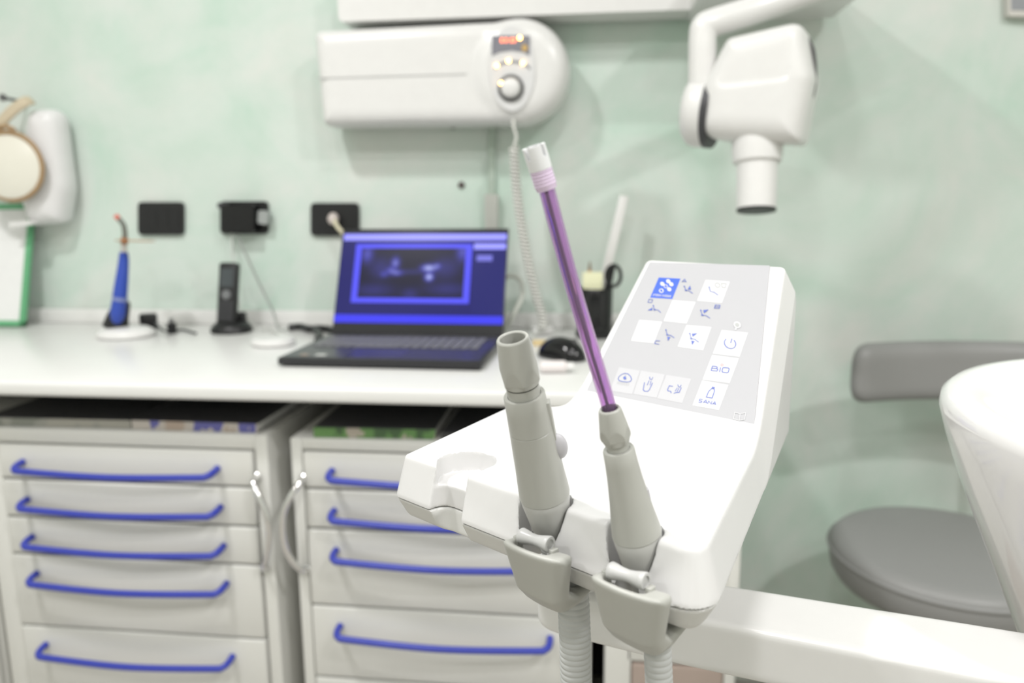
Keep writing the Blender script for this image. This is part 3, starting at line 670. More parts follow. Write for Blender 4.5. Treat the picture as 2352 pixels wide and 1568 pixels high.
# ================================================================== ON THE WALL
# ---- x-ray control box
YX = WY-0.13
xb = thing('x_ray_control_box', 'long white wall box with round right end, small display, amber lamps and knob', 'control box', (-0.4, WY-0.06, 1.385))
xc0, zc0 = float(onY(1187, 162, YX)[0]), float(onY(1187, 162, YX)[2])
def f_xb(x, y, z):
    hx0, hx1 = -0.640, xc0+0.02; top_ = 1.592; bot_ = 1.386
    b = sd_poly(x, z, rpoly([(hx0+0.006, bot_), (hx1, bot_-0.004), (hx1, top_+0.006), (hx0-0.004, top_)], [0.018, 0.01, 0.01, 0.018], 6))
    b = smax(b, np.abs(y-(WY-0.063))-0.060, 0.035)
    c = smax(np.sqrt((x-xc0-0.0)**2+(z-zc0-0.002)**2)-0.112, np.abs(y-(WY-0.066))-0.066, 0.05)
    return smin(b, c, 0.006)
mk('housing', nets(f_xb, (-0.66, YX-0.02, 1.36), (xc0+0.13, WY+0.005, 1.63), 0.005), WHITE2, xb, smooth=60)
mk('seam_line', box(-0.636, xc0-0.11, WY-0.1245, WY-0.122, 1.4865, 1.489), GREYL, xb, smooth=0)
YD = YX-0.0035
def wp(x, y, Y=YD): p = onY(x, y, Y); return (float(p[0]), float(p[2]))
def plate(name, pts, Y0, t, material, parent, rad=0.0, seg=5):
    """a flat outline (picture points) standing parallel to the wall at Y0, t thick towards the room"""
    P = [wp(x, y, Y0) for x, y in pts]
    if rad: P = rpoly(P, rad, seg)
    Mw = Matrix(((1, 0, 0, 0), (0, 0, -1, Y0), (0, 1, 0, 0), (0, 0, 0, 1)))
    return mk(name, prism(P, t, Mw), material, parent, smooth=30)
def ell(cx, cy, rx, ry, n=40): return [(cx+rx*math.cos(a), cy-ry*math.sin(a)) for a in np.linspace(0, 2*math.pi, n, endpoint=False)]
face = plate('control_face', ell(1177, 158, 52, 98), YX, 0.006, mat('pale_grey_plastic', (0.68, 0.68, 0.68), 0.35), xb)
YE = YX-0.0062
disp = plate('display_window', [(1130, 128), (1148, 120), (1175, 116), (1202, 120), (1217, 128), (1217, 82), (1130, 82)], YE, 0.0012, mat('grey_display', (0.22, 0.22, 0.25), 0.25), xb)
AMB = mat('amber_lamp', (1, 0.7, 0.3), 0.4, emit=(1.0, 0.50, 0.12), estr=14)
RED = mat('red_digits', (1, 0.3, 0.2), 0.4, emit=(1.0, 0.16, 0.05), estr=3.2)
for (dx_, w_) in ((1150, 5), (1160, 5), (1172, 5), (1180, 4)):
    plate('digit', [(dx_, 98), (dx_+w_, 97), (dx_+w_, 87), (dx_, 88)], YE-0.0013, 0.0004, RED, disp)
for x_, y_ in ((1194, 87), (1141, 151), (1168, 140), (1201, 145), (1151, 191)):
    plate('indicator_lamp', ell(x_, y_, 4.2, 4.2, 16), YE-(0.0062 if y_ > 180 else 0.0014), 0.0012, AMB, xb)
plate('indicator_lamp', ell(1205, 110, 7, 8, 16), YE-0.0014, 0.0008, mat('dim_amber', (0.55, 0.36, 0.12), 0.4), xb)
arc = [(1177+48*math.cos(a), 172-34*math.sin(a)) for a in np.linspace(math.radians(28), math.radians(152), 16)]
plate('dark_arc', arc+[(1177+45*math.cos(a), 175-30*math.sin(a)) for a in np.linspace(math.radians(152), math.radians(28), 16)], YE-0.0001, 0.0006, mat('slate_print', (0.25, 0.26, 0.28), 0.4), xb)
kx, kz = wp(1174, 203)
mk('knob_ring', lathe([(0.014, 0), (0.028, 0), (0.028, 0.004), (0.024, 0.005), (0.023, 0.001)], 48, frame_from((kx, YE, kz), (0, -1, 0)), cap=False), DGREY, xb, smooth=40)
mk('knob', lathe([(0.021, 0), (0.0215, 0.006), (0.02, 0.012), (0.016, 0.0155), (0.008, 0.0175), (0.0005, 0.018)], 40, frame_from((kx, YE, kz), (0, -1, 0))), WHITE2, xb, smooth=60)
# hanging spiral cord
c_pts = [onY(1177, 250, YX+0.02), onY(1180, 290, YX+0.01), onY(1186, 315, YX+0.01)]
s_pts = [onY(1180, 338, 1.71), onY(1186, 430, 1.715), onY(1200, 530, 1.70), onY(1222, 640, 1.69), onY(1246, 728, 1.70), onY(1244, 752, 1.69)]
mk('cord', sweep(smoothpath(c_pts+[s_pts[0]], 30), 0.0035, 10), mat('grey_white_rubber', (0.66, 0.66, 0.62), 0.5), xb, smooth=180)
sp = smoothpath(s_pts, 900); ln = np.concatenate([[0], np.cumsum(np.linalg.norm(np.diff(sp, axis=0), axis=1))]); s_ = np.linspace(0, ln[-1], 1500)
sp = np.stack([np.interp(s_, ln, sp[:, i]) for i in range(3)], 1); ph = s_/0.0085*2*math.pi
hel = sp+np.stack([0.0085*np.cos(ph), 0.0085*np.sin(ph), np.zeros_like(ph)], 1)
mk('spiral_cord', sweep(hel, 0.0033, 6), MATS['grey_white_rubber'], xb, smooth=180)

# ---- x-ray arm and head
xa = thing('x_ray_machine', 'white wall x-ray arm with angled tube head and short cone pointing down', 'x-ray machine', (0.1, 1.6, 1.2))
p0, p1_, p2_ = onY(778, 50, 1.73), onY(1640, 20, 1.73), onY(1850, -12, 1.73)
def beam(name, a, b, hgt, y0, y1, parent):
    M_ = Matrix(((1, 0, 0, 0), (0, 0, -1, y1), (0, 1, 0, 0), (0, 0, 0, 1)))
    P = rpoly([(a[0], a[2]), (b[0], b[2]), (b[0], b[2]+hgt), (a[0], a[2]+hgt)], 0.012, 4)
    return mk(name, prism(P, y1-y0, M_), WHITE2, parent, smooth=30)
beam('upper_beam', p0, p1_, 0.11, 1.73, 1.815, xa)
mk('wall_bracket', box(-0.50, -0.35, 1.80, WY-0.001, 1.625, 1.80, 0.006), WHITE2, xa, smooth=30)
YH = 1.44
el = [onY(1612, 215, YH), onY(1613, 130, YH), onY(1614, 82, YH+0.002), onY(1618, 64, YH+0.003), onY(1634, 54, YH+0.006), onY(1730, 24, YH+0.03), onY(1850, -16, YH+0.05), onY(1990, -60, YH+0.10)]
mk('elbow', sweep(smoothpath(el, 60), 0.0245, 20, ry=0.024), WHITE2, xa, smooth=180)
mk('beam_link', box(float(p1_[0])-0.05, float(el[-1][0])+0.02, 1.50, 1.80, float(el[-1][2])-0.02, float(el[-1][2])+0.05, 0.012, 3), WHITE2, xa, smooth=30)
HC = onY(1740, 210, YH-0.02)
MH = Matrix.Translation(Vector(HC)) @ Matrix.Rotation(math.radians(-22), 4, 'Z')
k_ = (YH-0.02)/ (F)
def hp_(x, y): p = onY(x, y, YH-0.02)-HC; return (float(p[0])*1.03, float(p[2]))
head_poly = rpoly([hp_(1612, 318), hp_(1840, 337), hp_(1868, 190), hp_(1846, 62), hp_(1680, 88), hp_(1622, 195)], [0.045, 0.012, 0.03, 0.028, 0.02, 0.03], 8)
ins_poly = rpoly([hp_(1664, 205), hp_(1818, 196), hp_(1826, 94), hp_(1690, 122)], 0.012, 5)
def f_head(x, y, z):
    d = smax(sd_poly(x, z, head_poly), np.abs(y-0.012)-0.068, 0.045)
    panel_ = smax(sd_poly(x, z, ins_poly), np.abs(y+0.056)-0.0025, 0.004)
    return smax(d, -panel_, 0.004)
mk('tube_head', nets(f_head, (-0.16, -0.085, -0.15), (0.16, 0.11, 0.15), 0.0038), WHITE2, xa, smooth=60, M=MH)
# swivel joint on its left
jx, jz = hp_(1626, 250)
mk('swivel_ring', lathe([(0.03, -0.006), (0.065, -0.006), (0.065, 0.006), (0.03, 0.006)], 48, MH @ frame_from((jx+0.006, 0.01, jz), (-1, 0, 0.12))), DARK, xa, smooth=40)
mk('swivel_cap', lathe([(0.064, 0), (0.0645, 0.018), (0.061, 0.030), (0.050, 0.039), (0.03, 0.044), (0.001, 0.045)], 48, MH @ frame_from((jx-0.0005, 0.01, jz), (-1, 0, 0.12))), WHITE2, xa, smooth=60)
mk('side_slot', sweep(smoothpath([np.array(MH @ Vector((hp_(1860, y)[0]+dx_, 0.004, hp_(1860, y)[1]))) for y, dx_ in ((95, -0.008), (120, 0.000), (160, 0.0035), (200, 0.003), (228, -0.001))], 20), 0.003, 8), DGREY, xa, smooth=180)
cz = hp_(1740, 318)
cA = onY(1740, 300, YH-0.02); cB = onY(1737, 482, YH-0.045)
dC = cB-cA; Lc2 = np.linalg.norm(dC)
mk('cone_socket', lathe([(0.044, 0), (0.043, Lc2*0.28), (0.041, Lc2*0.40), (0.036, Lc2*0.42)], 48, frame_from(cA, dC)), WHITE2, xa, smooth=50)
mk('cone', lathe([(0.035, Lc2*0.3), (0.0335, Lc2*0.985)], 48, frame_from(cA, dC)), WHITE2, xa, smooth=50)
mk('cone_rim', lathe([(0.0325, Lc2*0.98), (0.0335, Lc2*0.985), (0.0335, Lc2*1.02), (0.031, Lc2*1.022)], 48, frame_from(cA, dC), cap=True), BLACK, xa, smooth=40)

# ---- black switch and socket plates
def wallplate(label, x0, y0, x1, y1, kind):
    a = onY(x0, y0, WY); b = onY(x1, y1, WY)
    t = thing('socket_plate', label, 'socket plate', ((a[0]+b[0])/2, WY-0.006, min(a[2], b[2])), group='black wall plates')
    P = [(x0, y1), (x1, y1), (x1, y0), (x0, y0)]
    plate('plate', P, WY-0.0005, 0.010, BLACK, t, 0.012)
    w3 = (x1-x0)*0.25
    for i in range(3):
        xa_ = x0+(x1-x0)*0.13+i*w3
        plate('module', [(xa_+1, y1-17), (xa_+w3-1, y1-17), (xa_+w3-1, y0+17), (xa_+1, y0+17)], WY-0.0105, 0.0025 if kind == 'switch' else 0.0012, DARK if kind != 'dark' else BLACK, t, 0.002)
    return t
wallplate('plain black switch plate above the blue curing light', 322, 464, 425, 539, 'dark')
wallplate('black wall plate above the cordless phone with a bulky adapter plugged in', 510, 462, 618, 537, 'dark')
wallplate('black wall plate with a white plug, partly behind the laptop screen', 717, 466, 826, 541, 'dark')
# adapter plugged in the middle plate and its white cable
ad = thing('plug_adapter', 'black plug adapter with a grey corner, pushed into the middle wall plate', 'plug', (-0.88, WY-0.04, 1.14))
plate('body', [(522, 532), (596, 532), (596, 470), (522, 470)], WY-0.014, 0.03, BLACK2, ad, 0.005)
plate('side_plug', [(600, 512), (622, 516), (624, 486), (602, 482)], WY-0.012, 0.022, mat('mid_grey', (0.34, 0.36, 0.35), 0.4), ad, 0.006)
plate('top_plug', [(508, 478), (530, 478), (530, 463), (508, 466)], WY-0.014, 0.02, DARK, ad, 0.004)
def cable(name, label, pts, r, material, n=80, top=True, parent=None):
    o = mk(name, sweep(smoothpath(pts, n), r, 10), material, parent, smooth=180)
    if parent is None: tag(o, label, 'cable')
    return o
WCAB = mat('white_cable', (0.62, 0.63, 0.60), 0.5)
GCAB = mat('grey_cable', (0.36, 0.38, 0.36), 0.5)
cable('cable', 'thin grey cable slanting from the middle wall plate down to the worktop', [onY(543, 535, WY-0.03), onY(560, 575, WY-0.03), onY(590, 640, WY-0.035), onY(622, 705, WY-0.05), onZ(640, 754, CT+0.004), onZ(660, 756, CT+0.004)], 0.0024, GCAB)
cable('cable', 'pale cable dropping straight from the middle wall plate behind the phone', [onY(532, 535, WY-0.03), onY(536, 600, WY-0.03), onY(548, 690, WY-0.035), onY(562, 725, WY-0.04), onZ(590, 755, CT+0.004)], 0.0022, WCAB)
wp_ = thing('white_plug', 'white plug with yellowish cord in the wall plate behind the laptop', 'plug', (-0.65, WY-0.03, 1.16))
mk('plug', lathe([(0.013, 0), (0.0135, 0.012), (0.011, 0.026), (0.006, 0.032)], 24, frame_from(onY(766, 500, WY-0.011), (0.25, -0.9, -0.25))), mat('plug_white', (0.62, 0.55, 0.52), 0.45), wp_, smooth=40)
mk('cord', sweep(smoothpath([onY(768, 506, WY-0.038), onY(776, 522, WY-0.045), onY(790, 540, WY-0.05), onY(810, 590, WY-0.05), onY(815, 680, WY-0.05), onZ(820, 758, CT+0.006)], 50), 0.0052, 10), mat('cream_cord', (0.62, 0.58, 0.42), 0.5), wp_, smooth=180)
# trunking, screws and the stub
tr = thing('cable_trunking', 'narrow mint-painted trunking running down from the control box', 'trunking', (-0.26, WY-0.01, 1.1))
PMINT = mat('painted_mint', (0.42, 0.50, 0.43), 0.6)
plate('duct', [(1122, 455), (1137, 455), (1139, 286), (1124, 286)], WY-0.001, 0.012, PMINT, tr, 0.002)
plate('outlet', [(1118, 560), (1145, 560), (1146, 446), (1116, 446)], WY-0.001, 0.022, mat('grey_mint_plastic', (0.52, 0.53, 0.49), 0.5), tr, 0.004)
for x_, y_, r_, lb in ((1060, 425, 0.0085, 'dark round wall plug alone between the control box and the laptop'), (1041, 289, 0.008, 'dark round wall plug just below the control box')):
    p = onY(x_, y_, WY-0.0005)
    o = mk('wall_screw', lathe([(r_*0.8, 0.0), (r_, 0.001), (r_*0.9, 0.003), (r_*0.4, 0.004), (r_*0.35, 0.0025), (0.0005, 0.0025)], 20, frame_from(p, (0, -1, 0))), mat('dark_brown_screw', (0.10, 0.08, 0.075), 0.5), smooth=40)
    tag(o, lb, 'screw', 'wall screws')
# ---- framed picture at the upper right corner
pf = thing('picture_frame', 'pale frame with grey inside at the upper right corner of the wall', 'frame', (0.9, WY-0.01, 1.64))
plate('frame', [(2304, 42), (2520, 50), (2520, -170), (2302, -170)], WY-0.001, 0.022, mat('pale_frame', (0.62, 0.60, 0.56), 0.4), pf, 0.004)
plate('picture', [(2322, 24), (2505, 28), (2505, -150), (2322, -150)], WY-0.0225, 0.001, mat('grey_print', (0.30, 0.31, 0.33), 0.3), pf)
# ---- dispenser, hanging disc and leaning board at the left
dsp = thing('soap_dispenser', 'white rounded wall dispenser behind the hanging round disc', 'dispenser', (-1.36, WY-0.05, 1.16))
YS = WY-0.09
P_d = rpoly([wp(52, 520, YS), wp(128, 512, YS), wp(140, 430, YS), wp(116, 244, YS), wp(48, 248, YS), wp(20, 430, YS)], [0.02, 0.02, 0.1, 0.035, 0.03, 0.1], 8)
def f_dsp(x, y, z): return smax(sd_poly(x, z, P_d), np.abs(y-(WY-0.046))-0.045, 0.05)
mk('housing', nets(f_dsp, (-1.52, WY-0.10, 1.12), (-1.2, WY+0.004, 1.48), 0.006), mat('dispenser_white', (0.74, 0.73, 0.73), 0.3), dsp, smooth=60)
plate('nozzle_lip', [(44, 520), (96, 515), (94, 506), (44, 509)], WY-0.06, 0.034, WHITE2, dsp, 0.004)
rd = thing('hanging_disc', 'round cream disc with brown rim hung on a ribbon at the left edge', 'ornament', (-1.46, WY-0.12, 1.2))
YR = WY-0.12
rc = onY(22, 382, YR)
rr_ = float(onY(92, 382, YR)[0]-rc[0])
mk('disc', lathe([(0.0005, 0.006), (rr_*0.9, 0.006), (rr_*0.96, 0.003), (rr_*0.96, -0.006), (0.0005, -0.006)], 56, frame_from(rc, (0.1, -1, 0.05))), CREAM, rd, smooth=40)
mk('rim', sweep([rc+rr_*np.array([math.cos(a), 0.1*math.cos(a), math.sin(a)]) for a in np.linspace(0, 2*math.pi, 64, endpoint=False)], 0.006, 10, True), WOODB, rd, smooth=180)
rib = [onY(-10, 300, YR+0.005), onY(20, 262, YR+0.01), onY(55, 235, YR+0.02), onY(72, 230, YR+0.04)]
mk('ribbon', sweep(smoothpath(rib, 24), 0.004, 10, ry=0.013), mat('beige_ribbon', (0.55, 0.47, 0.34), 0.7), rd, smooth=180)
mk('knot', sweep(smoothpath([onY(-8, 295, YR), onY(14, 290, YR-0.004), onY(34, 300, YR)], 16), 0.0055, 10), WOODB, rd, smooth=180)
mk('nail', lathe([(0.004, 0), (0.004, 0.075), (0.009, 0.076), (0.009, 0.08)], 16, frame_from(onY(62, 236, WY-0.001), (0, -1, 0.03))), DGREY, rd, smooth=40)
gb = thing('framed_board', 'white sheet in a green frame leaning on the wall at the far left', 'frame', (-1.55, 1.75, CT))
fl = onZ(62, 750, CT+0.001); tl = onY(44, 470, WY-0.012)
ua = np.array([1, 0, 0.0]); va = np.array([0, tl[1]-fl[1], tl[2]-fl[2]]); hv = np.linalg.norm(va); va /= hv; nv = np.cross(ua, va)
MB = Matrix(((ua[0], va[0], nv[0], fl[0]), (ua[1], va[1], nv[1], fl[1]), (ua[2], va[2], nv[2], fl[2]), (0, 0, 0, 1)))
bw_ = 0.014
gx = thing  # frame members
for nm, b_ in (('frame_side', (-bw_, 0, 0, hv)), ('frame_bottom', (-0.24, 0, 0, bw_)), ('frame_side', (-0.24, -0.24+bw_, 0, hv)), ('frame_top', (-0.24, 0, hv-bw_, hv))):
    mk(nm, xform(box(b_[0], b_[1], b_[2], b_[3], 0, 0.012, 0.002), MB), GREENF, gb, smooth=30)
mk('sheet', xform(box(-0.236, -bw_+0.003, bw_-0.003, hv-bw_, 0.003, 0.007), MB), PAPER, gb, smooth=0)

# ================================================================== ON THE WORKTOP
# ---- laptop
lp = thing('laptop', 'open black laptop showing a blue panoramic dental x-ray', 'laptop', (-0.405, 1.47, CT))
bl_, br_ = onZ(636, 828, CT+0.012), onZ(1106, 838, CT+0.012)
ux = (br_-bl_); wl = np.linalg.norm(ux); ux /= wl; ux[2] = 0; ux /= np.linalg.norm(ux); uy = np.array([-ux[1], ux[0], 0])
ML = Matrix(((ux[0], uy[0], 0, bl_[0]), (ux[1], uy[1], 0, bl_[1]), (0, 0, 1, CT), (0, 0, 0, 1)))
DL = 0.275
LAPB = mat('laptop_black', (0.022, 0.022, 0.025), 0.3); LAPG = mat('laptop_deck_grey', (0.05, 0.05, 0.058), 0.3)
base = mk('base', xform(box(0, wl, 0, DL, 0.003, 0.018, 0.004, 2), ML), LAPB, lp, smooth=30)
mk('deck', xform(box(0.006, wl-0.006, 0.006, DL-0.02, 0.0178, 0.0188), ML), LAPG, base, smooth=0)
mk('touchpad', xform(box(wl*0.32, wl*0.60, 0.012, 0.092, 0.0186, 0.0192, 0.0003), ML), mat('touchpad_dark', (0.05, 0.05, 0.065), 0.22), base, smooth=0)
mk('sticker', xform(box(0.065, 0.085, 0.02, 0.036, 0.0186, 0.0192), ML), mat('silver_sticker', (0.6, 0.6, 0.58), 0.3), base, smooth=0)
mk('sticker', xform(box(0.035, 0.05, 0.02, 0.034, 0.0186, 0.0192), ML), mat('brown_sticker', (0.3, 0.2, 0.15), 0.3), base, smooth=0)
kw = (wl-0.05)/17; kme = None
KEYM = mat('keycap', (0.17, 0.17, 0.18), 0.45)
for r_ in range(6):
    for c_ in range(17):
        if r_ == 0 and 4 <= c_ <= 8:
            if c_ != 4: continue
            o = mk('key', xform(box(0, kw*5-0.003, 0, 0.0165, 0, 0.0022, 0.0006, 1), ML @ Matrix.Translation((0.025+c_*kw, 0.112+r_*0.0195, 0.0187))), KEYM, base, smooth=0); continue
        if kme is None:
            v_, f_ = box(0, kw-0.003, 0, 0.0165, 0, 0.0022, 0.0006, 1)
            kme = bpy.data.meshes.new('key'); kme.from_pydata(np.asarray(v_).tolist(), [], f_); kme.materials.append(KEYM)
        o = bpy.data.objects.new('key', kme); link(o, base); o.matrix_local = XF[base.name].inverted() @ ML @ Matrix.Translation((0.025+c_*kw, 0.112+r_*0.0195, 0.0187))
TL = math.radians(24); HL = 0.25
MLid = ML @ Matrix.Translation((0, DL-0.006, 0.014)) @ Matrix.Rotation(-TL, 4, 'X') @ Matrix.Rotation(math.pi/2, 4, 'X')
lid = mk('lid', xform(box(0.002, wl-0.002, 0, HL, -0.006, 0.0, 0.003, 2), MLid), LAPB, lp, smooth=30)
mk('hinge', xform(lathe([(0.006, 0), (0.006, 0.04)], 16, frame_from((0.05, DL-0.006, 0.015), (1, 0, 0))), ML), DARK, lp)
mk('hinge', xform(lathe([(0.006, 0), (0.006, 0.04)], 16, frame_from((wl-0.09, DL-0.006, 0.015), (1, 0, 0))), ML), DARK, lp)
def emis(name, col, s):
    return mat(name, (0.008, 0.008, 0.012), 0.3, emit=col, estr=s*1.35, spec=0.12)
def scr(name, x0, x1, y0, y1, z, material):
    return mk(name, xform(box(wl*x0, wl*x1, HL*y0, HL*y1, z, z+0.0003), MLid), material, lid, smooth=0)
SB = emis('screen_navy', (0.009, 0.009, 0.11), 1.0)
scr('screen', 0.012, 0.988, 0.115, 0.955, 0.0002, SB)
scr('title_bar', 0.02, 0.985, 0.885, 0.945, 0.0006, emis('screen_lilac', (0.30, 0.30, 0.98), 1.0))
scr('task_bar', 0.012, 0.988, 0.118, 0.19, 0.0006, emis('screen_blue', (0.045, 0.045, 0.82), 0.9))
scr('window_frame', 0.10, 0.79, 0.30, 0.85, 0.0006, emis('screen_midblue', (0.085, 0.085, 0.85), 0.95))
scr('tool_strip', 0.80, 0.985, 0.80, 0.855, 0.0006, MATS['screen_lilac'])
scr('button', 0.82, 0.91, 0.69, 0.745, 0.0006, emis('screen_pale', (0.16, 0.16, 0.60), 1.0))
scr('side_pane', 0.805, 0.985, 0.20, 0.79, 0.0005, emis('screen_navy_side', (0.010, 0.011, 0.12), 1.0))
def xray_mat():
    m = bpy.data.materials.new('radiograph'); m.use_nodes = True; nt = m.node_tree; b = nt.nodes['Principled BSDF']
    b.inputs['Base Color'].default_value = (0.008, 0.008, 0.012, 1); b.inputs['Roughness'].default_value = 0.3; b.inputs['Specular IOR Level'].default_value = 0.12
    uvn = nt.nodes.new('ShaderNodeTexCoord'); total = None
    def blob(cx, cy, rx, ry, amp):
        nonlocal total
        s = nt.nodes.new('ShaderNodeVectorMath'); s.operation = 'SUBTRACT'; s.inputs[1].default_value = (cx, cy, 0.0); nt.links.new(uvn.outputs['UV'], s.inputs[0])
        q = nt.nodes.new('ShaderNodeVectorMath'); q.operation = 'DIVIDE'; q.inputs[1].default_value = (rx, ry, 1e6); nt.links.new(s.outputs[0], q.inputs[0])
        d = nt.nodes.new('ShaderNodeVectorMath'); d.operation = 'DOT_PRODUCT'; nt.links.new(q.outputs[0], d.inputs[0]); nt.links.new(q.outputs[0], d.inputs[1])
        ng = nt.nodes.new('ShaderNodeMath'); ng.operation = 'MULTIPLY'; ng.inputs[1].default_value = -1; nt.links.new(d.outputs['Value'], ng.inputs[0])
        ex = nt.nodes.new('ShaderNodeMath'); ex.operation = 'EXPONENT'; nt.links.new(ng.outputs[0], ex.inputs[0])
        am = nt.nodes.new('ShaderNodeMath'); am.operation = 'MULTIPLY'; am.inputs[1].default_value = amp; nt.links.new(ex.outputs[0], am.inputs[0])
        if total is None: total = am.outputs[0]
        else:
            ad_ = nt.nodes.new('ShaderNodeMath'); nt.links.new(total, ad_.inputs[0]); nt.links.new(am.outputs[0], ad_.inputs[1]); total = ad_.outputs[0]
    for a in ((0.34, 0.70, 0.035, 0.10, 0.55), (0.30, 0.55, 0.04, 0.06, 0.35), (0.36, 0.50, 0.05, 0.05, 0.45), (0.24, 0.47, 0.035, 0.05, 0.28), (0.66, 0.60, 0.06, 0.06, 0.9), (0.67, 0.42, 0.035, 0.07, 0.95), (0.74, 0.64, 0.03, 0.05, 0.4),
              (0.06, 0.88, 0.05, 0.16, 0.40), (0.97, 0.92, 0.05, 0.16, 0.40), (0.2, 0.6, 0.10, 0.2, 0.12), (0.82, 0.6, 0.12, 0.2, 0.12), (0.5, 0.52, 0.16, 0.05, 0.10), (0.15, 0.15, 0.18, 0.12, 0.12), (0.85, 0.18, 0.2, 0.12, 0.12), (0.5, 0.08, 0.07, 0.1, 0.12)): blob(*a)
    r = nt.nodes.new('ShaderNodeValToRGB'); r.color_ramp.elements[0].color = (0.004, 0.004, 0.022, 1); r.color_ramp.elements[1].color = (0.5, 0.55, 1.0, 1)
    e = r.color_ramp.elements.new(0.35); e.color = (0.06, 0.06, 0.42, 1)
    nt.links.new(total, r.inputs['Fac']); nt.links.new(r.outputs['Color'], b.inputs['Emission Color']); b.inputs['Emission Strength'].default_value = 1.0
    return m
x0_, x1_, y0_, y1_ = wl*0.135, wl*0.755, HL*0.345, HL*0.81
rg = mk('radiograph', xform((np.array([(x0_, y0_, 0.0012), (x1_, y0_, 0.0012), (x1_, y1_, 0.0012), (x0_, y1_, 0.0012)]), [(0, 1, 2, 3)]), MLid), xray_mat(), lid, smooth=0)
ul = rg.data.uv_layers.new(name='map'); [setattr(ul.data[i], 'uv', c) for i, c in enumerate(((0, 0), (1, 0), (1, 1), (0, 1)))]

# ---- curing light on its charger
q = onZ(290, 772, CT); bx, by = float(q[0]), float(q[1])
cl = thing('curing_light', 'blue pen-shaped curing light standing in a black cradle on a white base', 'curing light', (bx, by, CT))
mk('charger_base', lathe([(0.055, 0.0), (0.064, 0.002), (0.066, 0.008), (0.062, 0.014), (0.048, 0.021), (0.02, 0.023)], 48, Matrix.Translation((bx, by, CT)) @ Matrix.Diagonal((1, 0.9, 1, 1))), WHITE2, cl, smooth=50)
def cpt(x, y, dy=0.0): return onY(x, y, by+dy)
mk('cradle', sweep(smoothpath([cpt(266, 750, 0.004), cpt(270, 730, 0.004), cpt(278, 708, 0.004), cpt(284, 692, 0.004)], 20), np.linspace(0.029, 0.0145, 19), 20), BLACK, cl, smooth=50)
pb_ = smoothpath([cpt(268, 740, -0.008), cpt(273, 700, -0.012), cpt(280, 640, -0.006), cpt(284, 600), cpt(284, 578)], 40)
mk('grip', sweep(pb_, np.interp(np.linspace(0, 1, len(pb_)), [0, 0.15, 0.35, 0.6, 0.85, 1], [0.011, 0.0165, 0.0155, 0.0125, 0.0105, 0.008]), 20), CURE, cl, smooth=50)
mk('band', sweep([cpt(275, 690, -0.012), cpt(276, 682, -0.0115)], 0.0166, 20), mat('blue_grey_band', (0.20, 0.24, 0.45), 0.4), cl, smooth=50)
mk('collar', sweep([cpt(284, 580), cpt(285, 560)], np.array([0.0075, 0.006]), 16), WHITE2, cl, smooth=50)
mk('light_guide', sweep(smoothpath([cpt(285, 562), cpt(287, 540), cpt(284, 518), cpt(276, 506), cpt(270, 500)], 24), 0.0055, 14), mat('smoked_rod', (0.16, 0.17, 0.15), 0.15), cl, smooth=180)
mk('guide_tip', sweep([cpt(273, 503), cpt(266, 495)], 0.006, 14), mat('red_tip', (0.62, 0.16, 0.12), 0.3), cl, smooth=50)
sh_ = cpt(318, 553)
mk('shield', lathe([(0.0005, -0.0012), (0.040, -0.0012), (0.042, 0), (0.040, 0.0012), (0.0005, 0.0012)], 40, Matrix.Translation(Vector(cpt(310, 553))) @ Matrix.Rotation(math.radians(1), 4, 'Y') @ Matrix.Rotation(math.radians(-4), 4, 'X')), mat('orange_shield', (0.72, 0.36, 0.16), 0.25, trans=0.25), cl, smooth=40)
mk('shield_clip', sweep([cpt(285, 560), cpt(286, 546)], 0.008, 14), mat('dark_orange', (0.42, 0.2, 0.09), 0.4), cl, smooth=50)
# ---- power adapter and second plug with cables
q = onZ(343, 757, CT); o = thing('power_adapter', 'small black power adapter on the worktop just behind the curing light', 'adapter', (q[0], q[1], CT))
mk('body', xform(box(-0.020, 0.020, -0.012, 0.012, 0, 0.040, 0.005), Matrix.Translation(Vector((q[0], min(q[1], 1.78), CT))) @ Matrix.Rotation(0.5, 4, 'Z')), BLACK, o, smooth=30)
mk('lead', sweep(smoothpath([(q[0]+0.015, min(q[1], 1.78), CT+0.02), onZ(372, 757, CT+0.02), onZ(390, 761, CT+0.006), onZ(420, 757, CT+0.004), onZ(450, 765, CT+0.004)], 40), 0.0028, 10), DARK, o, smooth=180)
q = onZ(396, 766, CT); o = thing('cable_plug', 'small upright black cable plug between curing light and phone', 'plug', (q[0], q[1], CT))
mk('body', xform(box(-0.009, 0.009, -0.008, 0.008, 0, 0.026, 0.003), Matrix.Translation(Vector(q))), BLACK, o, smooth=30)
mk('tip', xform(lathe([(0.005, 0.0255), (0.0045, 0.036)], 16), Matrix.Translation(Vector(q))), DGREY, o, smooth=30)
# ---- cordless phone on its base
q = onZ(528, 762, CT); fx, fy = float(q[0]), float(q[1])
ph_ = thing('phone_base', 'flat black charging base under the cordless phone', 'phone base', (fx, fy, CT))
mk('body', lathe([(0.045, 0), (0.052, 0.003), (0.05, 0.012), (0.040, 0.022), (0.02, 0.024)], 40, Matrix.Translation((fx+0.005, fy, CT)) @ Matrix.Diagonal((0.95, 0.85, 1, 1))), BLACK, ph_, smooth=50)
mk('cradle_wall', xform(box(-0.03, 0.03, 0.0, 0.02, 0.015, 0.045, 0.006), Matrix.Translation((fx, fy+0.016, CT))), BLACK, ph_, smooth=30)
pbot, ptop = onY(521, 752, fy-0.006), onY(528, 603, fy+0.025)
Mph = frame_from(pbot, ptop-pbot, (1, 0, 0)); hl = float(np.linalg.norm(ptop-pbot))
hs_ = thing('cordless_phone', 'slim black cordless phone handset standing in its base', 'phone', M=Mph)
mk('shell', box(-0.0235, 0.0235, -0.011, 0.011, -0.004, hl, 0.008, 4), BLACK, hs_, 'L', smooth=40)
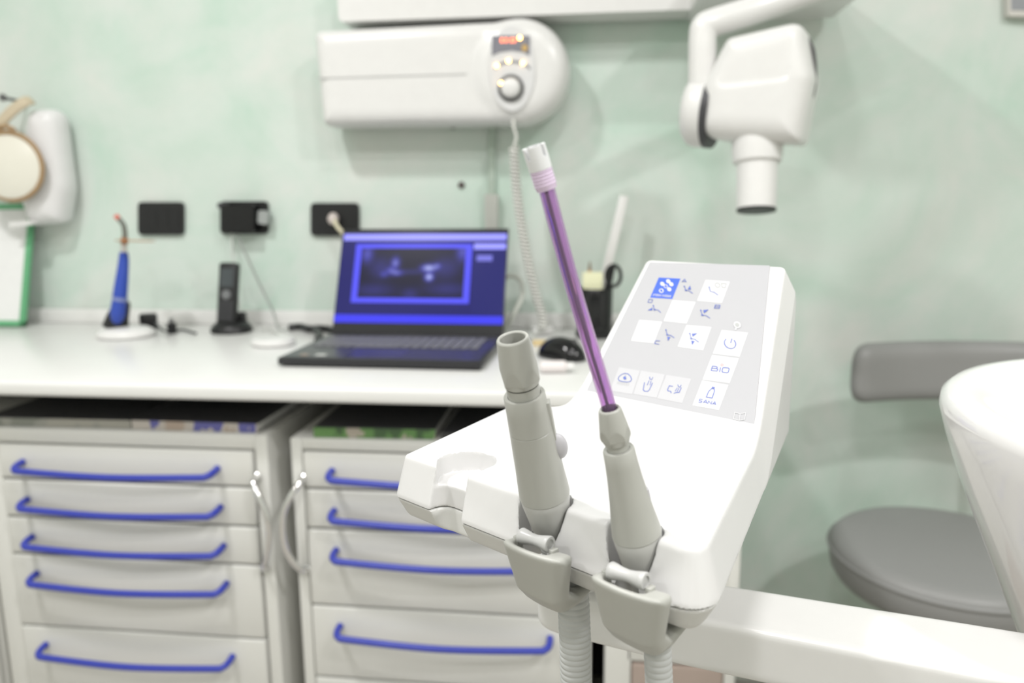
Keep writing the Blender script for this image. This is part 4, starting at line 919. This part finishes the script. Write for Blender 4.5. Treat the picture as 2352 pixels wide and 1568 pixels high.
mk('screen', box(-0.016, 0.016, -0.0118, -0.0108, hl*0.62, hl*0.90, 0.0), mat('phone_screen', (0.055, 0.065, 0.07), 0.15), hs_, 'L', smooth=0)
mk('nav_key', xform(lathe([(0.0115, 0), (0.011, 0.0015), (0.006, 0.002)], 24), frame_from((0, -0.0108, hl*0.5), (0, -1, 0))), mat('nav_grey', (0.16, 0.165, 0.17), 0.3), hs_, 'L', smooth=40)
for r_ in range(4):
    for c_ in (-1, 0, 1):
        mk('key', box(c_*0.0125-0.005, c_*0.0125+0.005, -0.0122, -0.0108, hl*(0.12+0.075*r_), hl*(0.12+0.075*r_)+0.0075, 0.0005, 1), DARK, hs_, 'L', smooth=0)
# ---- white dish beside the laptop, black lead
q = onZ(628, 792, CT)
o = thing('cable_hub', 'round white charging puck on the worktop between phone and laptop', 'charger', (q[0], q[1], CT))
mk('body', lathe([(0.040, 0), (0.047, 0.003), (0.048, 0.010), (0.044, 0.016), (0.02, 0.018), (0.0005, 0.018)], 40, Matrix.Translation(Vector(q)) @ Matrix.Diagonal((1, 0.85, 1, 1))), WHITE2, o, smooth=50)
mk('lead', sweep(smoothpath([(q[0]+0.01, q[1]+0.035, CT+0.008), onZ(636, 765, CT+0.005), onZ(618, 755, CT+0.004), onZ(600, 757, CT+0.004)], 30), 0.003, 10), WCAB, o, smooth=180)
cable('power_lead', 'thick black power lead bunched beside the laptop hinge', [onZ(664, 752, CT+0.008), onZ(690, 750, CT+0.010), onZ(712, 756, CT+0.010), onZ(735, 754, CT+0.012), onZ(760, 758, CT+0.010), onZ(785, 768, CT+0.008)], 0.0085, BLACK, 50)
cable('power_lead', 'black lead end hanging over beside the laptop keyboard', [onZ(722, 757, CT+0.012), onZ(734, 768, CT+0.010), onZ(730, 782, CT+0.008)], 0.008, BLACK, 30)
# white cable arching right of the screen
cable('cable', 'white cable arching up at the right side of the laptop screen', [onY(1150, 640, 1.74), onY(1178, 633, 1.73), onY(1197, 648, 1.72), onY(1199, 680, 1.71), onY(1180, 720, 1.69), onZ(1160, 760, CT+0.005)], 0.0055, mat('white_cord', (0.70, 0.72, 0.66), 0.5), 60)
cable('cable', 'loose white cable lying behind the mouse below the spiral cord', [onY(1246, 752, 1.69), onZ(1230, 765, CT+0.006), onZ(1215, 772, CT+0.005), onZ(1240, 782, CT+0.005), onZ(1280, 778, CT+0.005)], 0.005, WCAB, 50)
# the hand switch of the spiral cord
q = onZ(1246, 768, CT); o = mk('hand_switch', xform(box(-0.024, 0.024, -0.012, 0.012, 0, 0.02, 0.006, 3), Matrix.Translation(Vector(q)) @ Matrix.Rotation(0.5, 4, 'Z')), WHITE2, smooth=30); tag(o, 'small white hand switch lying at the end of the spiral cord', 'switch')
q = onZ(1243, 792, CT); o = mk('wooden_block', xform(box(-0.018, 0.018, -0.012, 0.012, 0, 0.010, 0.002), Matrix.Translation(Vector(q))), mat('pale_yellow_wood', (0.66, 0.52, 0.28), 0.5), smooth=30); tag(o, 'small yellowish block beside the black mouse', 'block')
# ---- mouse, its pale pad piece
q = onZ(1290, 822, CT); mx_, my_ = float(q[0]), float(q[1])
mo = thing('computer_mouse', 'glossy black computer mouse on the worktop right of the laptop', 'mouse', (mx_, my_, CT))
def f_mouse(x, y, z):
    e = np.sqrt((x/0.033)**2+(y/0.056)**2+(z/0.042)**2)-1
    d = smax(e*0.033, np.abs(x)-0.029-0.1*np.abs(y)*0.2, 0.008)
    return smax(d, -(z-0.001), 0.003)
mk('shell', nets(f_mouse, (-0.04, -0.064, -0.004), (0.04, 0.064, 0.05), 0.0025), BLACK2, mo, smooth=60, M=Matrix.Translation((mx_, my_, CT)) @ Matrix.Rotation(0.9, 4, 'Z'))
mk('wheel', lathe([(0.004, -0.003), (0.008, -0.003), (0.008, 0.003), (0.004, 0.003)], 20, Matrix.Translation((mx_, my_, CT)) @ Matrix.Rotation(0.9, 4, 'Z') @ Matrix.Translation((0, -0.03, 0.034)) @ Matrix.Rotation(math.pi/2, 4, 'Y')), DGREY, mo, smooth=40)
q = onZ(1274, 856, CT); o = thing('small_tube', 'short pinkish white tube lying in front of the black mouse', 'tube', (q[0], q[1], CT))
mk('body', lathe([(0.009, -0.026), (0.011, -0.022), (0.011, 0.018), (0.007, 0.022)], 24, frame_from(q+np.array([0, 0, 0.0112]), (1, 0.12, 0))), mat('pinkish_white', (0.74, 0.69, 0.68), 0.4), o, smooth=40)
mk('cap', lathe([(0.0075, 0.021), (0.0075, 0.033)], 24, frame_from(q+np.array([0, 0, 0.0112]), (1, 0.12, 0))), WHITE2, o, smooth=40)
# ---- pen pot and what stands in it
q = onZ(1366, 772, CT); px_, py_ = float(q[0]), float(q[1])
pot = thing('pen_pot', 'black pen pot standing by the wall, half hidden by the purple tube', 'pen pot', (px_, py_, CT))
mk('cup', lathe([(0.001, 0), (0.036, 0), (0.038, 0.002), (0.039, 0.108), (0.0375, 0.110), (0.0365, 0.108), (0.0355, 0.006), (0.001, 0.005)], 40, Matrix.Translation((px_, py_, CT)), cap=False), BLACK2, pot, smooth=40)
mk('base_ring', lathe([(0.041, 0), (0.043, 0.003), (0.043, 0.012), (0.039, 0.015)], 40, Matrix.Translation((px_, py_, CT))), BLACK, pot, smooth=40)
sa, sb = np.array([px_-0.004, py_+0.012, CT+0.02]), onY(1434, 450, py_+0.05)
o = mk('ruler', xform(box(-0.010, 0.010, -0.0015, 0.0015, 0, float(np.linalg.norm(sb-sa)), 0.0006), frame_from(sa, sb-sa, (1, -0.2, 0))), mat('frosted_ruler', (0.72, 0.71, 0.69), 0.35), smooth=30); tag(o, 'long pale ruler standing slanted in the pen pot', 'ruler')
o = thing('scissors', 'black-handled scissors standing in the pen pot', 'scissors', (px_+0.02, py_, CT+0.02))
sc0, sc1 = np.array([px_+0.012, py_-0.006, CT+0.01]), onY(1400, 640, py_-0.005)
mk('handle_stem', sweep(smoothpath([sc1+(sc0-sc1)*0.55, sc1+(sc0-sc1)*0.25, sc1, onY(1406, 612, py_-0.005)], 24), 0.0075, 12), BLACK, o, smooth=180)
mk('finger_ring', sweep([onY(1409+17*math.cos(a), 633-24*math.sin(a), py_-0.012) for a in np.linspace(0, 2*math.pi, 30, endpoint=False)], 0.0042, 10, True), BLACK, o, smooth=180)
mk('blade', sweep([sc0, sc1+(sc0-sc1)*0.5], np.array([0.002, 0.0055]), 8), CHROME, o, smooth=40)
pe0, pe1 = np.array([px_-0.016, py_-0.004, CT+0.01]), onY(1355, 600, py_-0.01)
o = thing('pencil', 'orange-brown pencil standing in the pen pot', 'pencil', pe0)
dpn = pe1-pe0; lpn = float(np.linalg.norm(dpn))
mk('shaft', lathe([(0.0038, 0), (0.0038, lpn-0.018)], 6, frame_from(pe0, dpn)), mat('pencil_orange', (0.55, 0.32, 0.14), 0.4), o, smooth=0)
mk('point', lathe([(0.0038, lpn-0.018), (0.001, lpn)], 6, frame_from(pe0, dpn)), mat('pencil_tip', (0.2, 0.14, 0.09), 0.5), o, smooth=0)
e0 = np.array([px_-0.006, py_-0.012, CT+0.012])
o = mk('sticky_pad', xform(box(-0.022, 0.022, -0.004, 0.004, 0, 0.118+0.016, 0.002), Matrix.Translation(Vector(e0)) @ Matrix.Rotation(0.02, 4, 'X')), mat('pale_yellow_pad', (0.74, 0.74, 0.50), 0.6), smooth=30); tag(o, 'pale yellow pad sticking out of the pen pot', 'note pad')
